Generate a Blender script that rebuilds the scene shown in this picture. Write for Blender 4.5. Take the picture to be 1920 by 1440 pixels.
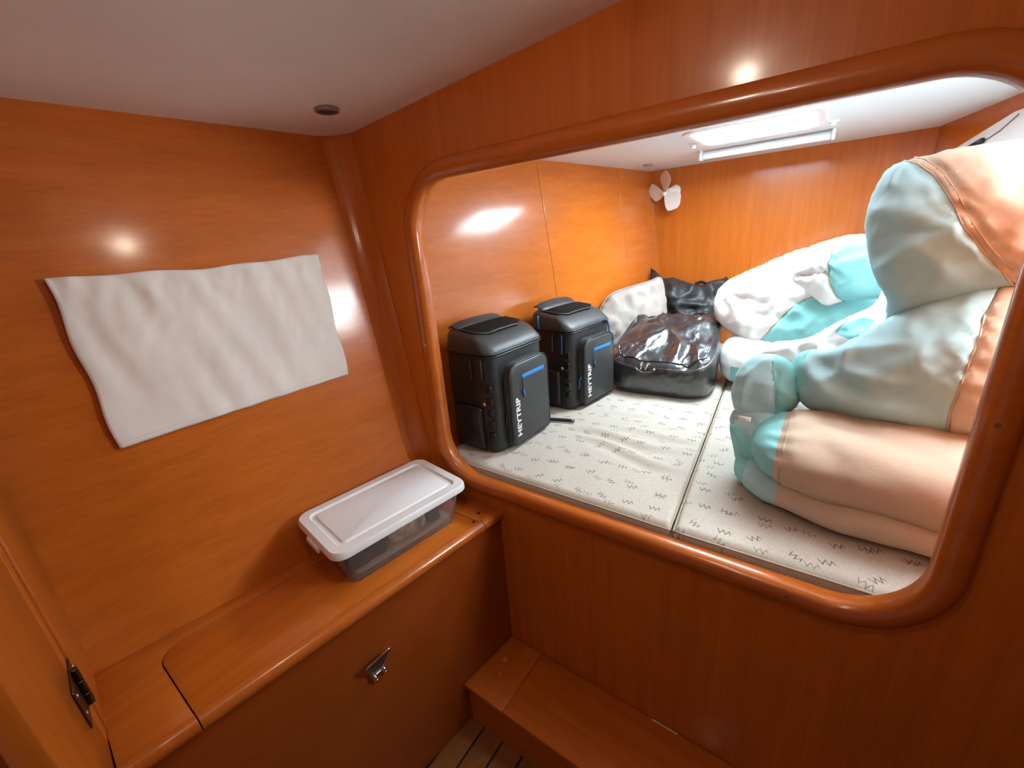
import bpy, bmesh, math, random
import numpy as np
from mathutils import Vector, Matrix, noise
from mathutils.geometry import delaunay_2d_cdt

random.seed(7)
for o in list(bpy.data.objects):
    bpy.data.objects.remove(o)
SC = bpy.context.scene
COL = SC.collection
R = math.radians

# ------------------------------------------------------------------ camera
H = 1.49                                  # lens height above the cabin sole
CAMP = Vector((0.0, -0.85, H))
FPX = 790.0
yaw, pitch, roll = R(-37.2), R(19.0), R(-4.5)
fwd = Vector((math.sin(yaw) * math.cos(pitch), math.cos(yaw) * math.cos(pitch), -math.sin(pitch)))
rgt0 = Vector((math.cos(yaw), -math.sin(yaw), 0))
up0 = rgt0.cross(fwd)
rgt = rgt0 * math.cos(roll) + up0 * math.sin(roll)
upv = up0 * math.cos(roll) - rgt0 * math.sin(roll)
cd = bpy.data.cameras.new('camera')
cam = bpy.data.objects.new('camera', cd)
COL.objects.link(cam)
cd.sensor_fit = 'HORIZONTAL'
cd.sensor_width = 36.0
cd.lens = FPX / 1920.0 * 36.0
cd.clip_start = 0.02
m = Matrix((rgt, upv, -fwd)).transposed().to_4x4()
m.translation = CAMP
cam.matrix_world = m
SC.camera = cam

# ------------------------------------------------------------------ world, exposure
w = bpy.data.worlds.new('world'); SC.world = w; w.use_nodes = True
w.node_tree.nodes['Background'].inputs[0].default_value = (1.0, 0.90, 0.80, 1)
w.node_tree.nodes['Background'].inputs[1].default_value = 0.10
SC.view_settings.view_transform = 'Standard'
SC.view_settings.look = 'None'
SC.view_settings.gamma = 1.0
SC.view_settings.use_curve_mapping = False
SC.view_settings.exposure = 0.36
SC.cycles.use_denoising = True
SC.cycles.max_bounces = 12
SC.cycles.diffuse_bounces = 8
HATCH_POWER = 58.0
PORT_POWER = 44.0
LAMP_POWER = 175.0
CABIN_LAMPS = [(-0.25, -0.62), (-0.20, -1.12)]  # second lamp is added out of view to brighten ceiling and hull side

# ------------------------------------------------------------------ pixel -> place helpers (photo frame 1920x1440)
def ray(px, py):
    return rgt * ((px - 960) / FPX) - upv * ((py - 720) / FPX) + fwd
def onY(px, py, y):
    d = ray(px, py); return CAMP + d * ((y - CAMP.y) / d.y)
def onZ(px, py, z):
    d = ray(px, py); return CAMP + d * ((z - CAMP.z) / d.z)
def onP(px, py, p0, n):
    d = ray(px, py); return CAMP + d * ((p0 - CAMP).dot(n) / d.dot(n))

# ------------------------------------------------------------------ object helpers
def link(name, me, mat=None, parent=None, smooth=False):
    o = bpy.data.objects.new(name, me)
    COL.objects.link(o)
    if mat is not None and len(me.materials) == 0:
        me.materials.append(mat)
    if parent is not None:
        o.parent = parent
    if smooth:
        for p in me.polygons: p.use_smooth = True
    return o
def from_bm(name, bm, mat, parent=None, smooth=False):
    bmesh.ops.recalc_face_normals(bm, faces=bm.faces)
    me = bpy.data.meshes.new(name); bm.to_mesh(me); bm.free()
    return link(name, me, mat, parent, smooth)
def from_py(name, vs, fs, mat, parent=None, smooth=False):
    me = bpy.data.meshes.new(name)
    me.from_pydata([tuple(v) for v in vs], [], fs); me.update()
    return link(name, me, mat, parent, smooth)
def autosmooth(o, ang=40):
    me = o.data
    for p in me.polygons: p.use_smooth = True
    bm = bmesh.new(); bm.from_mesh(me)
    a = R(ang)
    for e in bm.edges:
        if len(e.link_faces) == 2 and e.calc_face_angle(0) > a:
            e.smooth = False
    bm.to_mesh(me); bm.free()
    return o
def tag(o, label, cat, group=None):
    o['label'] = label; o['category'] = cat
    if group: o['group'] = group
    return o
def struct(o, label=None):
    o['kind'] = 'structure'
    if label: o['label'] = label
    return o
def empty(name, loc, rz=0.0):
    o = bpy.data.objects.new(name, None); COL.objects.link(o)
    o.empty_display_size = 0.05
    o.location = loc; o.rotation_euler = (0, 0, rz)
    return o

def add_box(bm, lo, hi, bev=0.0, seg=2, mat=None):
    g = bmesh.ops.create_cube(bm, size=1)
    vs = g['verts']
    for v in vs:
        v.co = Vector([lo[i] + (v.co[i] + 0.5) * (hi[i] - lo[i]) for i in range(3)])
    if bev > 0:
        es = list({e for v in vs for e in v.link_edges})
        bmesh.ops.bevel(bm, geom=es, offset=bev, segments=seg, profile=0.5, affect='EDGES')
def box(name, lo, hi, mat, parent=None, bev=0.0, seg=2, M=None):
    bm = bmesh.new(); add_box(bm, lo, hi, bev, seg)
    if M is not None: bmesh.ops.transform(bm, matrix=M, verts=bm.verts)
    o = from_bm(name, bm, mat, parent)
    if bev > 0: autosmooth(o, 50)
    return o
def tube(name, pts, r, mat, parent=None, n=8, closed=False, flat=1.0):
    pts = [Vector(p) for p in pts]
    vs, fs = [], []
    N = len(pts)
    nrm = None
    for i, p in enumerate(pts):
        a = pts[(i - 1) % N] if (closed or i > 0) else p
        b = pts[(i + 1) % N] if (closed or i < N - 1) else p
        t = (b - a).normalized()
        if nrm is None:
            nrm = t.orthogonal().normalized()
        nrm = (nrm - t * nrm.dot(t))
        nrm = nrm.normalized() if nrm.length > 1e-6 else t.orthogonal().normalized()
        bn = t.cross(nrm)
        for k in range(n):
            a_ = 2 * math.pi * k / n
            vs.append(p + nrm * (math.cos(a_) * r) + bn * (math.sin(a_) * r * flat))
    for i in range(N if closed else N - 1):
        for k in range(n):
            j = (i + 1) % N
            fs.append((i * n + k, i * n + (k + 1) % n, j * n + (k + 1) % n, j * n + k))
    if not closed:
        fs.append(tuple(range(n - 1, -1, -1)))
        fs.append(tuple((N - 1) * n + k for k in range(n)))
    return from_py(name, vs, fs, mat, parent, smooth=True)
def cyl(name, p0, p1, r0, r1, mat, parent=None, n=24, bev=0.0):
    p0, p1 = Vector(p0), Vector(p1)
    t = (p1 - p0); L = t.length; t.normalize()
    u = t.orthogonal().normalized(); v = t.cross(u)
    prof = [(0, 0), (r0 - bev, 0), (r0, bev), (r1, L - bev), (r1 - bev, L), (0, L)] if bev > 0 else [(0, 0), (r0, 0), (r1, L), (0, L)]
    return lathe(name, prof, p0, u, v, t, mat, parent, n)
def lathe(name, prof, p0, u, v, t, mat, parent=None, n=24):
    vs, fs = [], []
    for (r, h) in prof:
        for k in range(n):
            a = 2 * math.pi * k / n
            vs.append(p0 + u * (r * math.cos(a)) + v * (r * math.sin(a)) + t * h)
    for i in range(len(prof) - 1):
        for k in range(n):
            fs.append((i * n + k, i * n + (k + 1) % n, (i + 1) * n + (k + 1) % n, (i + 1) * n + k))
    bm = bmesh.new()
    bv = [bm.verts.new(x) for x in vs]
    for f in fs: bm.faces.new([bv[i] for i in f])
    bmesh.ops.remove_doubles(bm, verts=bm.verts, dist=1e-5)
    o = from_bm(name, bm, mat, parent)
    return autosmooth(o, 40)
def rrect(x0, x1, z0, z1, r, n=10):
    pts = []
    for cx, cz, a0 in ((x1 - r, z1 - r, 0), (x0 + r, z1 - r, 90), (x0 + r, z0 + r, 180), (x1 - r, z0 + r, 270)):
        for k in range(n + 1):
            a = R(a0 + 90 * k / n)
            pts.append((cx + r * math.cos(a), cz + r * math.sin(a)))
    return pts
def prism(name, poly, holes, fn, t, mat, parent=None, bev=0.0):
    """flat polygon (2-D) with holes, extruded by t along the third axis; fn(a, b, c) -> point"""
    vs = [Vector(p) for p in poly]; es = [(i, (i + 1) % len(poly)) for i in range(len(poly))]
    for h in holes:
        b = len(vs); vs += [Vector(p) for p in h]; es += [(b + i, b + (i + 1) % len(h)) for i in range(len(h))]
    v2, _, f2, *_ = delaunay_2d_cdt(vs, es, [], 2 if holes else 1, 1e-6)
    if holes:
        def inside(c, q):
            r_ = False
            for i in range(len(q)):
                a, b = q[i], q[i - 1]
                if (a[1] > c.y) != (b[1] > c.y) and c.x < (b[0] - a[0]) * (c.y - a[1]) / (b[1] - a[1]) + a[0]: r_ = not r_
            return r_
        ff = []
        for f in f2:
            c = sum((v2[i] for i in f), Vector((0, 0))) / len(f)
            if inside(c, poly) and not any(inside(c, h) for h in holes): ff.append(f)
        f2 = ff
    bm = bmesh.new()
    A = [bm.verts.new(fn(p.x, p.y, 0)) for p in v2]
    B = [bm.verts.new(fn(p.x, p.y, t)) for p in v2]
    cnt = {}
    for f in f2:
        bm.faces.new([A[i] for i in f]); bm.faces.new([B[i] for i in reversed(f)])
        for k in range(len(f)):
            e = (f[k], f[(k + 1) % len(f)])
            cnt.setdefault(tuple(sorted(e)), []).append(e)
    for k, e in cnt.items():
        if len(e) == 1:
            a, b = e[0]
            bm.faces.new([A[b], A[a], B[a], B[b]])
    for v in list(bm.verts):
        if not v.link_faces: bm.verts.remove(v)
    if bev > 0:
        bmesh.ops.recalc_face_normals(bm, faces=bm.faces)
        es = [e for e in bm.edges if len(e.link_faces) == 2 and e.calc_face_angle(0) > R(60)]
        bmesh.ops.bevel(bm, geom=es, offset=bev, segments=2, profile=0.5, affect='EDGES')
    o = from_bm(name, bm, mat, parent)
    return autosmooth(o, 35) if bev > 0 or holes else o

def catmull(vals, n):
    """resample a list of numpy rows to n rows with a Catmull-Rom spline"""
    V = np.array(vals, float); K = len(V)
    out = []
    for t in np.linspace(0, K - 1, n):
        i = min(int(t), K - 2); f = t - i
        p0, p1, p2, p3 = V[max(i - 1, 0)], V[i], V[i + 1], V[min(i + 2, K - 1)]
        out.append(0.5 * ((2 * p1) + (-p0 + p2) * f + (2 * p0 - 5 * p1 + 4 * p2 - p3) * f * f + (-p0 + 3 * p1 - 3 * p2 + p3) * f ** 3))
    return np.array(out)
def nz(p, s, seed=0.0):
    return noise.noise(Vector((p[0] * s[0] + seed, p[1] * s[1] - seed * 0.7, p[2] * s[2] + seed * 1.3)))

def sack_mesh(name, st, root, parts, seed=1.0, nu=44, nv=64, wr=0.006, gather=0.004, power=2.2, floor=None, rings=(), seam_mat=None, ext=None):
    """soft bag lofted along stations (cx,cy,cz, ux,uy,uz, vx,vy,vz): centre + two half-axes.
    parts: list of (name, material, predicate(u 0..1, angle 0..1)); each becomes its own child mesh."""
    S = catmull(st, nu)
    P = np.zeros((nu, nv, 3))
    for i in range(nu):
        c, U, V = S[i, :3], S[i, 3:6], S[i, 6:9]
        for k in range(nv):
            a = 2 * math.pi * k / nv
            ca, sa = math.cos(a), math.sin(a)
            ca = math.copysign(abs(ca) ** (2 / power), ca); sa = math.copysign(abs(sa) ** (2 / power), sa)
            q = c + U * ca + V * sa
            nrm = (U * ca / (np.linalg.norm(U) + 1e-6) + V * sa / (np.linalg.norm(V) + 1e-6))
            nrm /= (np.linalg.norm(nrm) + 1e-6)
            u = i / (nu - 1)
            rad = min(1.0, np.linalg.norm(U) / 0.05)
            d = wr * (1.6 * nz(q, (9, 9, 9), seed) + 0.9 * (0.5 - abs(nz(q, (7, 16, 20), seed + 5))) + 0.5 * nz(q, (26, 26, 26), seed + 9))
            for ru in rings:
                d += gather * math.sin(k * 2 * math.pi * 15 / nv + 3 * nz(q, (6, 6, 6), seed)) * math.exp(-((u - ru) / 0.05) ** 2) - 1.5 * gather * math.exp(-((u - ru) / 0.018) ** 2)
            q = q + nrm * d * rad
            if ext: q = ext(q, u, k / nv)
            if floor is not None and q[2] < floor: q[2] = floor + 0.0006 * (k % 3)
            P[i, k] = q
    groups = {}
    for i in range(nu - 1):
        for k in range(nv):
            uc, ac = (i + 0.5) / (nu - 1), (k + 0.5) / nv
            for pi, (pn, pm, pr) in enumerate(parts):
                if pr(uc, ac):
                    groups.setdefault(pi, []).append((i, k)); break
    caps = {0: None, nu - 1: None}
    for pi, cells in groups.items():
        idx, vs, fs = {}, [], []
        def vid(i, k):
            k %= nv
            if (i, k) not in idx:
                idx[(i, k)] = len(vs); vs.append(P[i, k])
            return idx[(i, k)]
        for i, k in cells:
            fs.append((vid(i, k), vid(i, k + 1), vid(i + 1, k + 1), vid(i + 1, k)))
        for ci in (0, nu - 1):
            if any(i == (0 if ci == 0 else nu - 2) for i, k in cells):
                ks = [k for k in range(nv) if (ci, k) in idx]
                if len(ks) > 2 and caps[ci] is None:
                    caps[ci] = 1
                    f = [idx[(ci, k)] for k in ks]
                    fs.append(tuple(f if ci else reversed(f)))
        bm = bmesh.new(); bv = [bm.verts.new(v) for v in vs]
        for f in fs:
            try: bm.faces.new([bv[j] for j in f])
            except ValueError: pass
        from_bm(parts[pi][0], bm, parts[pi][1], root, smooth=True)
    for ru in rings:
        i = int(round(ru * (nu - 1)))
        c = S[i, :3]
        for off in ((0, 0.004) if seam_mat else ()):
            j = min(nu - 1, i + 1)
            pts = [Vector(P[i, k] * (1 - off / 0.02) + P[j, k] * (off / 0.02)) for k in range(nv)]
            pts = [p + (p - Vector(c)).normalized() * 0.0012 for p in pts]
            tube('seam', pts, 0.0016, seam_mat, root, n=5, closed=True)
    return P

def seg_d(x, y, a, b):
    ax, ay = a; bx, by = b; dx, dy = bx - ax, by - ay
    t = max(0.0, min(1.0, ((x - ax) * dx + (y - ay) * dy) / (dx * dx + dy * dy + 1e-12)))
    return math.hypot(x - ax - t * dx, y - ay - t * dy)
def in_poly(x, y, q):
    r_ = False
    for i in range(len(q)):
        a, b = q[i], q[i - 1]
        if (a[1] > y) != (b[1] > y) and x < (b[0] - a[0]) * (y - a[1]) / (b[1] - a[1]) + a[0]: r_ = not r_
    return r_
def inflate(name, outline, p0, ux, uy, tf, tb, mat, parent=None, seed=0.0, res=70, wr=0.004, fold=None, n_int=34, panels=(), creases=(), seams=(), seam_mat=None, floor=None):
    """closed soft body from an outline (a,b) in metres on the plane p0 + a*ux + b*uy, swollen by tf to the front and tb behind.
    panels: (name, material, polygon) cloth panels, each its own mesh; creases: (polyline, height, width); seams: polylines"""
    ux, uy = Vector(ux).normalized(), Vector(uy).normalized(); un = ux.cross(uy)
    A = np.array(outline, float); mn, mx = A.min(0), A.max(0)
    span = (mx - mn).max(); h = span / res
    gx = np.arange(mn[0] - h, mx[0] + 2 * h, h); gy = np.arange(mn[1] - h, mx[1] + 2 * h, h)
    X, Y = np.meshgrid(gx, gy, indexing='ij')
    ins = np.zeros(X.shape, bool)
    for i in range(len(A)):
        a, b = A[i], A[i - 1]
        dy = b[1] - a[1] if abs(b[1] - a[1]) > 1e-12 else 1e-12
        ins ^= ((a[1] > Y) != (b[1] > Y)) & (X < (b[0] - a[0]) * (Y - a[1]) / dy + a[0])
    u = np.zeros(X.shape)
    for _ in range(1500):
        u[1:-1, 1:-1] = 0.25 * (u[2:, 1:-1] + u[:-2, 1:-1] + u[1:-1, 2:] + u[1:-1, :-2]) + 1e-3
        u[~ins] = 0
    u = np.sqrt(u / u.max())
    def hgt(x, y):
        fx_, fy_ = (x - gx[0]) / h, (y - gy[0]) / h
        i, j = int(fx_), int(fy_)
        i = max(0, min(i, len(gx) - 2)); j = max(0, min(j, len(gy) - 2)); fx_ -= i; fy_ -= j
        return u[i, j] * (1 - fx_) * (1 - fy_) + u[i + 1, j] * fx_ * (1 - fy_) + u[i, j + 1] * (1 - fx_) * fy_ + u[i + 1, j + 1] * fx_ * fy_
    def relief(x, y, base, hh):
        d = wr * (1.5 * nz(base, (11, 11, 11), seed) + 1.2 * (0.5 - abs(nz(base, (9, 22, 16), seed + 3)) * 2) + 0.5 * nz(base, (34, 34, 34), seed + 7))
        if fold: d += fold(x, y)
        for line, amp, wd in creases:
            dm = min(seg_d(x, y, line[i], line[i + 1]) for i in range(len(line) - 1))
            if dm < 3 * wd: d += amp * (math.exp(-(dm / wd) ** 2) if amp > 0 else math.exp(-(dm / wd)))
        for line in seams:
            dm = min(seg_d(x, y, line[i], line[i + 1]) for i in range(len(line) - 1))
            if dm < 0.05: d += -0.006 * math.exp(-(dm / 0.006)) + 0.0022 * math.sin(210 * (x + y) + 4 * nz(base, (20, 20, 20), seed)) * math.exp(-(dm / 0.02) ** 2)
        return d * min(1, hh * 1.6)
    def at(x, y):
        base = Vector(p0) + ux * x + uy * y; hh = hgt(x, y)
        return base + un * (tf * hh + relief(x, y, base, hh))
    bd = []
    s = span / n_int
    for i in range(len(A)):
        a, b = A[i], A[(i + 1) % len(A)]
        k = max(1, int(np.linalg.norm(b - a) / s))
        for t in range(k): bd.append(a + (b - a) * t / k)
    pts = [Vector(p) for p in bd]; nb = len(pts)
    es = [(i, (i + 1) % nb) for i in range(nb)]
    for _, _, pg in panels:
        b0 = len(pts); pts += [Vector(p) for p in pg]; es += [(b0 + i, b0 + (i + 1) % len(pg)) for i in range(len(pg))]
    nfix = len(pts)
    for x in np.arange(mn[0], mx[0], s):
        for y in np.arange(mn[1], mx[1], s):
            if hgt(x, y) > 0.16: pts.append(Vector((x + random.uniform(-.2, .2) * s, y + random.uniform(-.2, .2) * s)))
    v2, _, f2, orig, *_ = delaunay_2d_cdt(pts, es, [], 0, 1e-6)
    onb = [any(k < nb for k in o) for o in orig]
    front, back, vs = {}, {}, []
    lst = bd
    for i, p in enumerate(v2):
        hh = 0 if onb[i] else max(hgt(p.x, p.y), 0.0)
        base = Vector(p0) + ux * p.x + uy * p.y
        q = base if onb[i] else base + un * (tf * hh + relief(p.x, p.y, base, hh))
        if floor is not None and q.z < floor: q.z = floor
        front[i] = len(vs); vs.append(q)
        if onb[i]: back[i] = front[i]
        else:
            q = base - un * (tb * hh)
            if floor is not None and q.z < floor: q.z = floor
            back[i] = len(vs); vs.append(q)
    groups = {}
    oq = [tuple(a) for a in A]
    for f in f2:
        c = sum((v2[i] for i in f), Vector((0, 0))) / len(f)
        if not in_poly(c.x, c.y, oq): continue
        key = next((i for i, (_, _, pg) in enumerate(panels) if in_poly(c.x, c.y, pg)), -1)
        groups.setdefault(key, []).append(f)
    inner = {i for i, (_, _, pg) in enumerate(panels) if all(in_poly(q[0], q[1], oq) for q in pg)}
    main = None
    for key, fl_ in groups.items():
        bm = bmesh.new(); mp = {}
        def bv(i):
            if i not in mp: mp[i] = bm.verts.new(vs[i])
            return mp[i]
        rings_ = [[front[i] for i in f] for f in fl_]
        if key not in inner: rings_ += [[back[i] for i in reversed(f)] for f in fl_]
        if key < 0:
            for k2 in inner: rings_ += [[back[i] for i in reversed(f)] for f in groups.get(k2, [])]
        for ring_ in rings_:
            if True:
                if len(set(ring_)) < 3: continue
                try: bm.faces.new([bv(i) for i in ring_])
                except ValueError: pass
        nm, mt = (name, mat) if key < 0 else panels[key][:2]
        me = bpy.data.meshes.new(nm)
        bm.normal_update(); bm.to_mesh(me); bm.free()
        o = link(nm, me, mt, parent, smooth=True)
        if key < 0: main = o
    for line in seams:
        dense = []
        for i in range(len(line) - 1):
            a, b = np.array(line[i]), np.array(line[i + 1]); k = max(1, int(np.linalg.norm(b - a) / 0.008))
            for t in range(k): dense.append(a + (b - a) * t / k)
        dense = [p for p in dense if in_poly(p[0], p[1], oq) and hgt(*p) > 0.1]
        if len(dense) > 3:
            tube('seam', [at(*p) + un * 0.001 for p in dense], 0.0018, seam_mat or mat, parent, n=5)
    return main

# ------------------------------------------------------------------ materials
def mat_base(name):
    m = bpy.data.materials.new(name); m.use_nodes = True
    nt = m.node_tree
    return m, nt, nt.nodes['Principled BSDF']
def N(nt, t, **kw):
    n = nt.nodes.new(t)
    for k, v in kw.items(): setattr(n, k, v)
    return n
def mixc(nt, fac, a, b, bt='MIX'):
    n = N(nt, 'ShaderNodeMix', data_type='RGBA', blend_type=bt)
    def put(s, v):
        if isinstance(v, (tuple, list)): s.default_value = (*v[:3], 1)
        elif isinstance(v, (int, float)): s.default_value = v
        else: nt.links.new(v, s)
    put(n.inputs[0], fac); put(n.inputs[6], a); put(n.inputs[7], b)
    return n.outputs[2]
def mth(nt, op, a, b=None, c=None):
    n = N(nt, 'ShaderNodeMath', operation=op)
    for i, v in enumerate((a, b, c)):
        if v is None: continue
        if isinstance(v, (int, float)): n.inputs[i].default_value = v
        else: nt.links.new(v, n.inputs[i])
    return n.outputs[0]
def noise_n(nt, scale, detail=3, rough=0.55, stretch=(1, 1, 1)):
    tc = N(nt, 'ShaderNodeTexCoord'); mp = N(nt, 'ShaderNodeMapping')
    mp.inputs['Scale'].default_value = stretch
    nt.links.new(tc.outputs['Object'], mp.inputs[0])
    t = N(nt, 'ShaderNodeTexNoise'); t.inputs['Scale'].default_value = scale
    t.inputs['Detail'].default_value = detail; t.inputs['Roughness'].default_value = rough
    nt.links.new(mp.outputs[0], t.inputs['Vector'])
    return t.outputs[0]
def ramp(nt, fac, stops):
    r = N(nt, 'ShaderNodeValToRGB')
    el = r.color_ramp.elements
    while len(el) < len(stops): el.new(0.5)
    for e, (p, c) in zip(el, stops): e.position = p; e.color = (*c, 1)
    nt.links.new(fac, r.inputs[0])
    return r.outputs[0]
def bump(nt, b, h, strength, dist=0.002):
    n = N(nt, 'ShaderNodeBump'); n.inputs['Strength'].default_value = strength; n.inputs['Distance'].default_value = dist
    nt.links.new(h, n.inputs['Height']); nt.links.new(n.outputs[0], b.inputs['Normal'])
def wood(name, c0, c1, axis, rough=0.38, coat=0.6, spec=0.2):
    m, nt, b = mat_base(name)
    st = {'x': (1.2, 30, 30), 'y': (30, 1.2, 30), 'z': (30, 30, 1.2)}[axis]
    st2 = {'x': (6, 160, 160), 'y': (160, 6, 160), 'z': (160, 160, 6)}[axis]
    a = noise_n(nt, 1.0, 4, 0.6, st); f = noise_n(nt, 1.0, 2, 0.6, st2)
    g = mth(nt, 'ADD', mth(nt, 'MULTIPLY', a, 0.6), mth(nt, 'MULTIPLY', f, 0.4))
    nt.links.new(ramp(nt, g, [(0.24, c0), (0.76, c1)]), b.inputs['Base Color'])
    b.inputs['Roughness'].default_value = rough
    b.inputs['Specular IOR Level'].default_value = spec
    b.inputs['Coat Weight'].default_value = coat
    b.inputs['Coat Roughness'].default_value = 0.15
    return m
def plain(name, c, rough=0.5, spec=0.5, metal=0.0, coat=0.0, nscale=0, namp=0.0, bs=0, bst=0.0, sheen=0.0, bd=0.002):
    m, nt, b = mat_base(name)
    if nscale:
        f = noise_n(nt, nscale, 3)
        c2 = tuple(min(1, x * (1 + namp)) for x in c); c1 = tuple(x * (1 - namp) for x in c)
        nt.links.new(ramp(nt, f, [(0.3, c1), (0.7, c2)]), b.inputs['Base Color'])
    else:
        b.inputs['Base Color'].default_value = (*c, 1)
    b.inputs['Roughness'].default_value = rough
    b.inputs['Specular IOR Level'].default_value = spec
    b.inputs['Metallic'].default_value = metal
    b.inputs['Coat Weight'].default_value = coat
    if sheen: b.inputs['Sheen Weight'].default_value = sheen
    if bs: bump(nt, b, noise_n(nt, bs, 3), bst, bd)
    return m
def emis(name, c, s):
    m, nt, b = mat_base(name)
    b.inputs['Base Color'].default_value = (0.8, 0.8, 0.8, 1)
    b.inputs['Emission Color'].default_value = (*c, 1); b.inputs['Emission Strength'].default_value = s
    return m

W0, W1 = (0.38, 0.088, 0.008), (0.56, 0.150, 0.016)
wood_v = wood('varnished wood, upright grain', W0, W1, 'z')
wood_h = wood('varnished wood, level grain', W0, W1, 'y')
wood_x = wood('varnished wood, grain across', W0, W1, 'x')
wood_trim = wood('varnished solid trim', (0.37, 0.085, 0.010), (0.49, 0.125, 0.016), 'x', 0.3, 0.8)
wood_red_shade = wood('dark reddish veneer', (0.22, 0.043, 0.006), (0.31, 0.066, 0.009), 'y')  # redder wood, also darkened to stand in for shade on the bench front
wood_floor = wood('floor plank wood', (0.22, 0.09, 0.03), (0.34, 0.15, 0.05), 'y', 0.45, 0.0)
caulk = plain('dark caulk', (0.012, 0.008, 0.006), 0.7)
gap_m = plain('dark joint', (0.02, 0.008, 0.004), 0.8)
ceil_m = plain('cabin headlining', (0.90, 0.89, 0.88), 0.75, nscale=4, namp=0.04, bs=160, bst=0.15)
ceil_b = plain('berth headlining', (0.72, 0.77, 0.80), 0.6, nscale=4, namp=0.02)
white_p = plain('white painted metal', (0.8, 0.82, 0.84), 0.35)
white_g = plain('white moulded panel', (0.75, 0.76, 0.77), 0.4)
chrome = plain('chrome', (0.8, 0.78, 0.75), 0.15, metal=1.0)
brass_d = plain('aged metal hinge', (0.10, 0.075, 0.05), 0.35, metal=1.0)
black_pl = plain('black plastic', (0.015, 0.015, 0.017), 0.4)
lens_dark = plain('dark lamp lens', (0.05, 0.04, 0.035), 0.3)
grey_ring = plain('grey lamp ring', (0.25, 0.2, 0.17), 0.45)
screw_m = plain('screw head', (0.5, 0.42, 0.33), 0.3, metal=1.0)

# ================================================================== STRUCTURE
ZC = H + 0.311                # berth ceiling, and the cabin ceiling at the hull corner
YB = 1.87                     # berth back wall
TAN = math.tan(R(8.5))        # the hull side closes in towards the stern
HULL = [(0.45, -1.225), (0.311, -1.203), (0.0, -1.160), (-0.323, -1.117), (-0.55, -1.088), (-0.66, -1.068), (-0.74, -1.04), (-0.80, -1.008), (-0.86, -0.99), (-1.49, -0.97)]
def hull_x(zr, y):
    for (z1, x1), (z0, x0) in zip(HULL, HULL[1:]):
        if zr >= z0:
            t = (zr - z0) / (z1 - z0); return x0 + (x1 - x0) * t + TAN * y
    return HULL[-1][1] + TAN * y
def ceil_z(x, y):
    return H + 0.311 + 0.068 * (x + 1.203) - 0.026 * y

# hull side, one skin from the cabin to the stern
def hull_sheet(name, y0, y1, zlo, zhi, mat):
    zs = [zhi - (zhi - zlo) * i / 40 for i in range(41)]
    ys = [y0, y1]
    vs, fs = [], []
    for off in (0, -0.02):
        for y in ys:
            for z in zs: vs.append((hull_x(z, y) + off, y, H + z))
    n = len(zs)
    for i in range(n - 1):
        fs.append((i, i + 1, n + i + 1, n + i)); fs.append((2 * n + i, 3 * n + i, 3 * n + i + 1, 2 * n + i + 1))
        fs.append((i, 2 * n + i, 2 * n + i + 1, i + 1)); fs.append((n + i, n + i + 1, 3 * n + i + 1, 3 * n + i))
    fs.append((0, n, 3 * n, 2 * n)); fs.append((n - 1, 3 * n - 1, 4 * n - 1, 2 * n - 1))
    bm = bmesh.new(); bv = [bm.verts.new(v) for v in vs]
    for f in fs: bm.faces.new([bv[i] for i in f])
    return autosmooth(from_bm(name, bm, mat), 30)
wl = struct(hull_sheet('wall_left', -1.30, 0.0, -1.49, 0.36, wood_h), 'varnished wooden hull side of the cabin')
wlb = struct(hull_sheet('wall_left', 0.022, YB, -0.95, 0.325, wood_h), 'varnished wooden hull side beside the berth')
# raised joint bead on the berth hull side
yj = 0.86
tube('joint_bead', [(hull_x(z / 100, yj) - 0.001, yj, H + z / 100) for z in range(-66, 32, 4)], 0.004, wood_h, wlb, n=6)
tube('joint_bead', [(hull_x(z / 100, 1.5) + 0.0005, 1.5, H + z / 100) for z in range(-66, 32, 4)], 0.002, wood_h, wlb, n=6)

# bulkhead with the rounded berth opening
OX0, OX1, OZ0, OZ1, ORD = -0.935, 0.215, -0.712, 0.163, 0.135
XR = 0.98
outl = [(hull_x(z, 0) - 0.01, H + z) for z in np.linspace(-1.49, 0.30, 24)]
outl += [(hull_x(0.311, 0) - 0.01, ceil_z(-1.203, 0) + 0.012), (XR, ceil_z(XR, 0) + 0.012), (XR, 0.0)]
hole = [(x, H + z) for x, z in rrect(OX0, OX1, OZ0, OZ1, ORD, 14)]
wb = struct(prism('wall_bulkhead', outl, [hole], lambda a, b, c: Vector((a, c, b)), 0.022, wood_v), 'varnished wooden bulkhead with rounded berth opening')
# moulding swept round the opening
def moulding():
    prof = [(-0.006, 0.024), (-0.009, 0.010), (-0.010, -0.004), (-0.006, -0.013), (0.002, -0.018), (0.014, -0.020), (0.026, -0.0175), (0.033, -0.013), (0.037, -0.006), (0.038, 0.0), (0.038, 0.024)]
    pts = rrect(OX0, OX1, OZ0, OZ1, ORD, 20)
    Np = len(pts); vs, fs = [], []
    for i, p in enumerate(pts):
        a, b = Vector(pts[i - 1]), Vector(pts[(i + 1) % Np])
        t = (b - a).normalized(); nr = Vector((t.y, -t.x))     # outward
        for o, y in prof:
            vs.append((p[0] + nr.x * o, y, H + p[1] + nr.y * o))
    K = len(prof)
    for i in range(Np):
        j = (i + 1) % Np
        for k in range(K):
            fs.append((i * K + k, i * K + (k + 1) % K, j * K + (k + 1) % K, j * K + k))
    bm = bmesh.new(); bv = [bm.verts.new(v) for v in vs]
    for f in fs: bm.faces.new([bv[i] for i in f])
    return autosmooth(from_bm('trim_1', bm, wood_trim), 60)
tr = struct(moulding(), 'glossy rounded wooden moulding around the berth opening')
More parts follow.
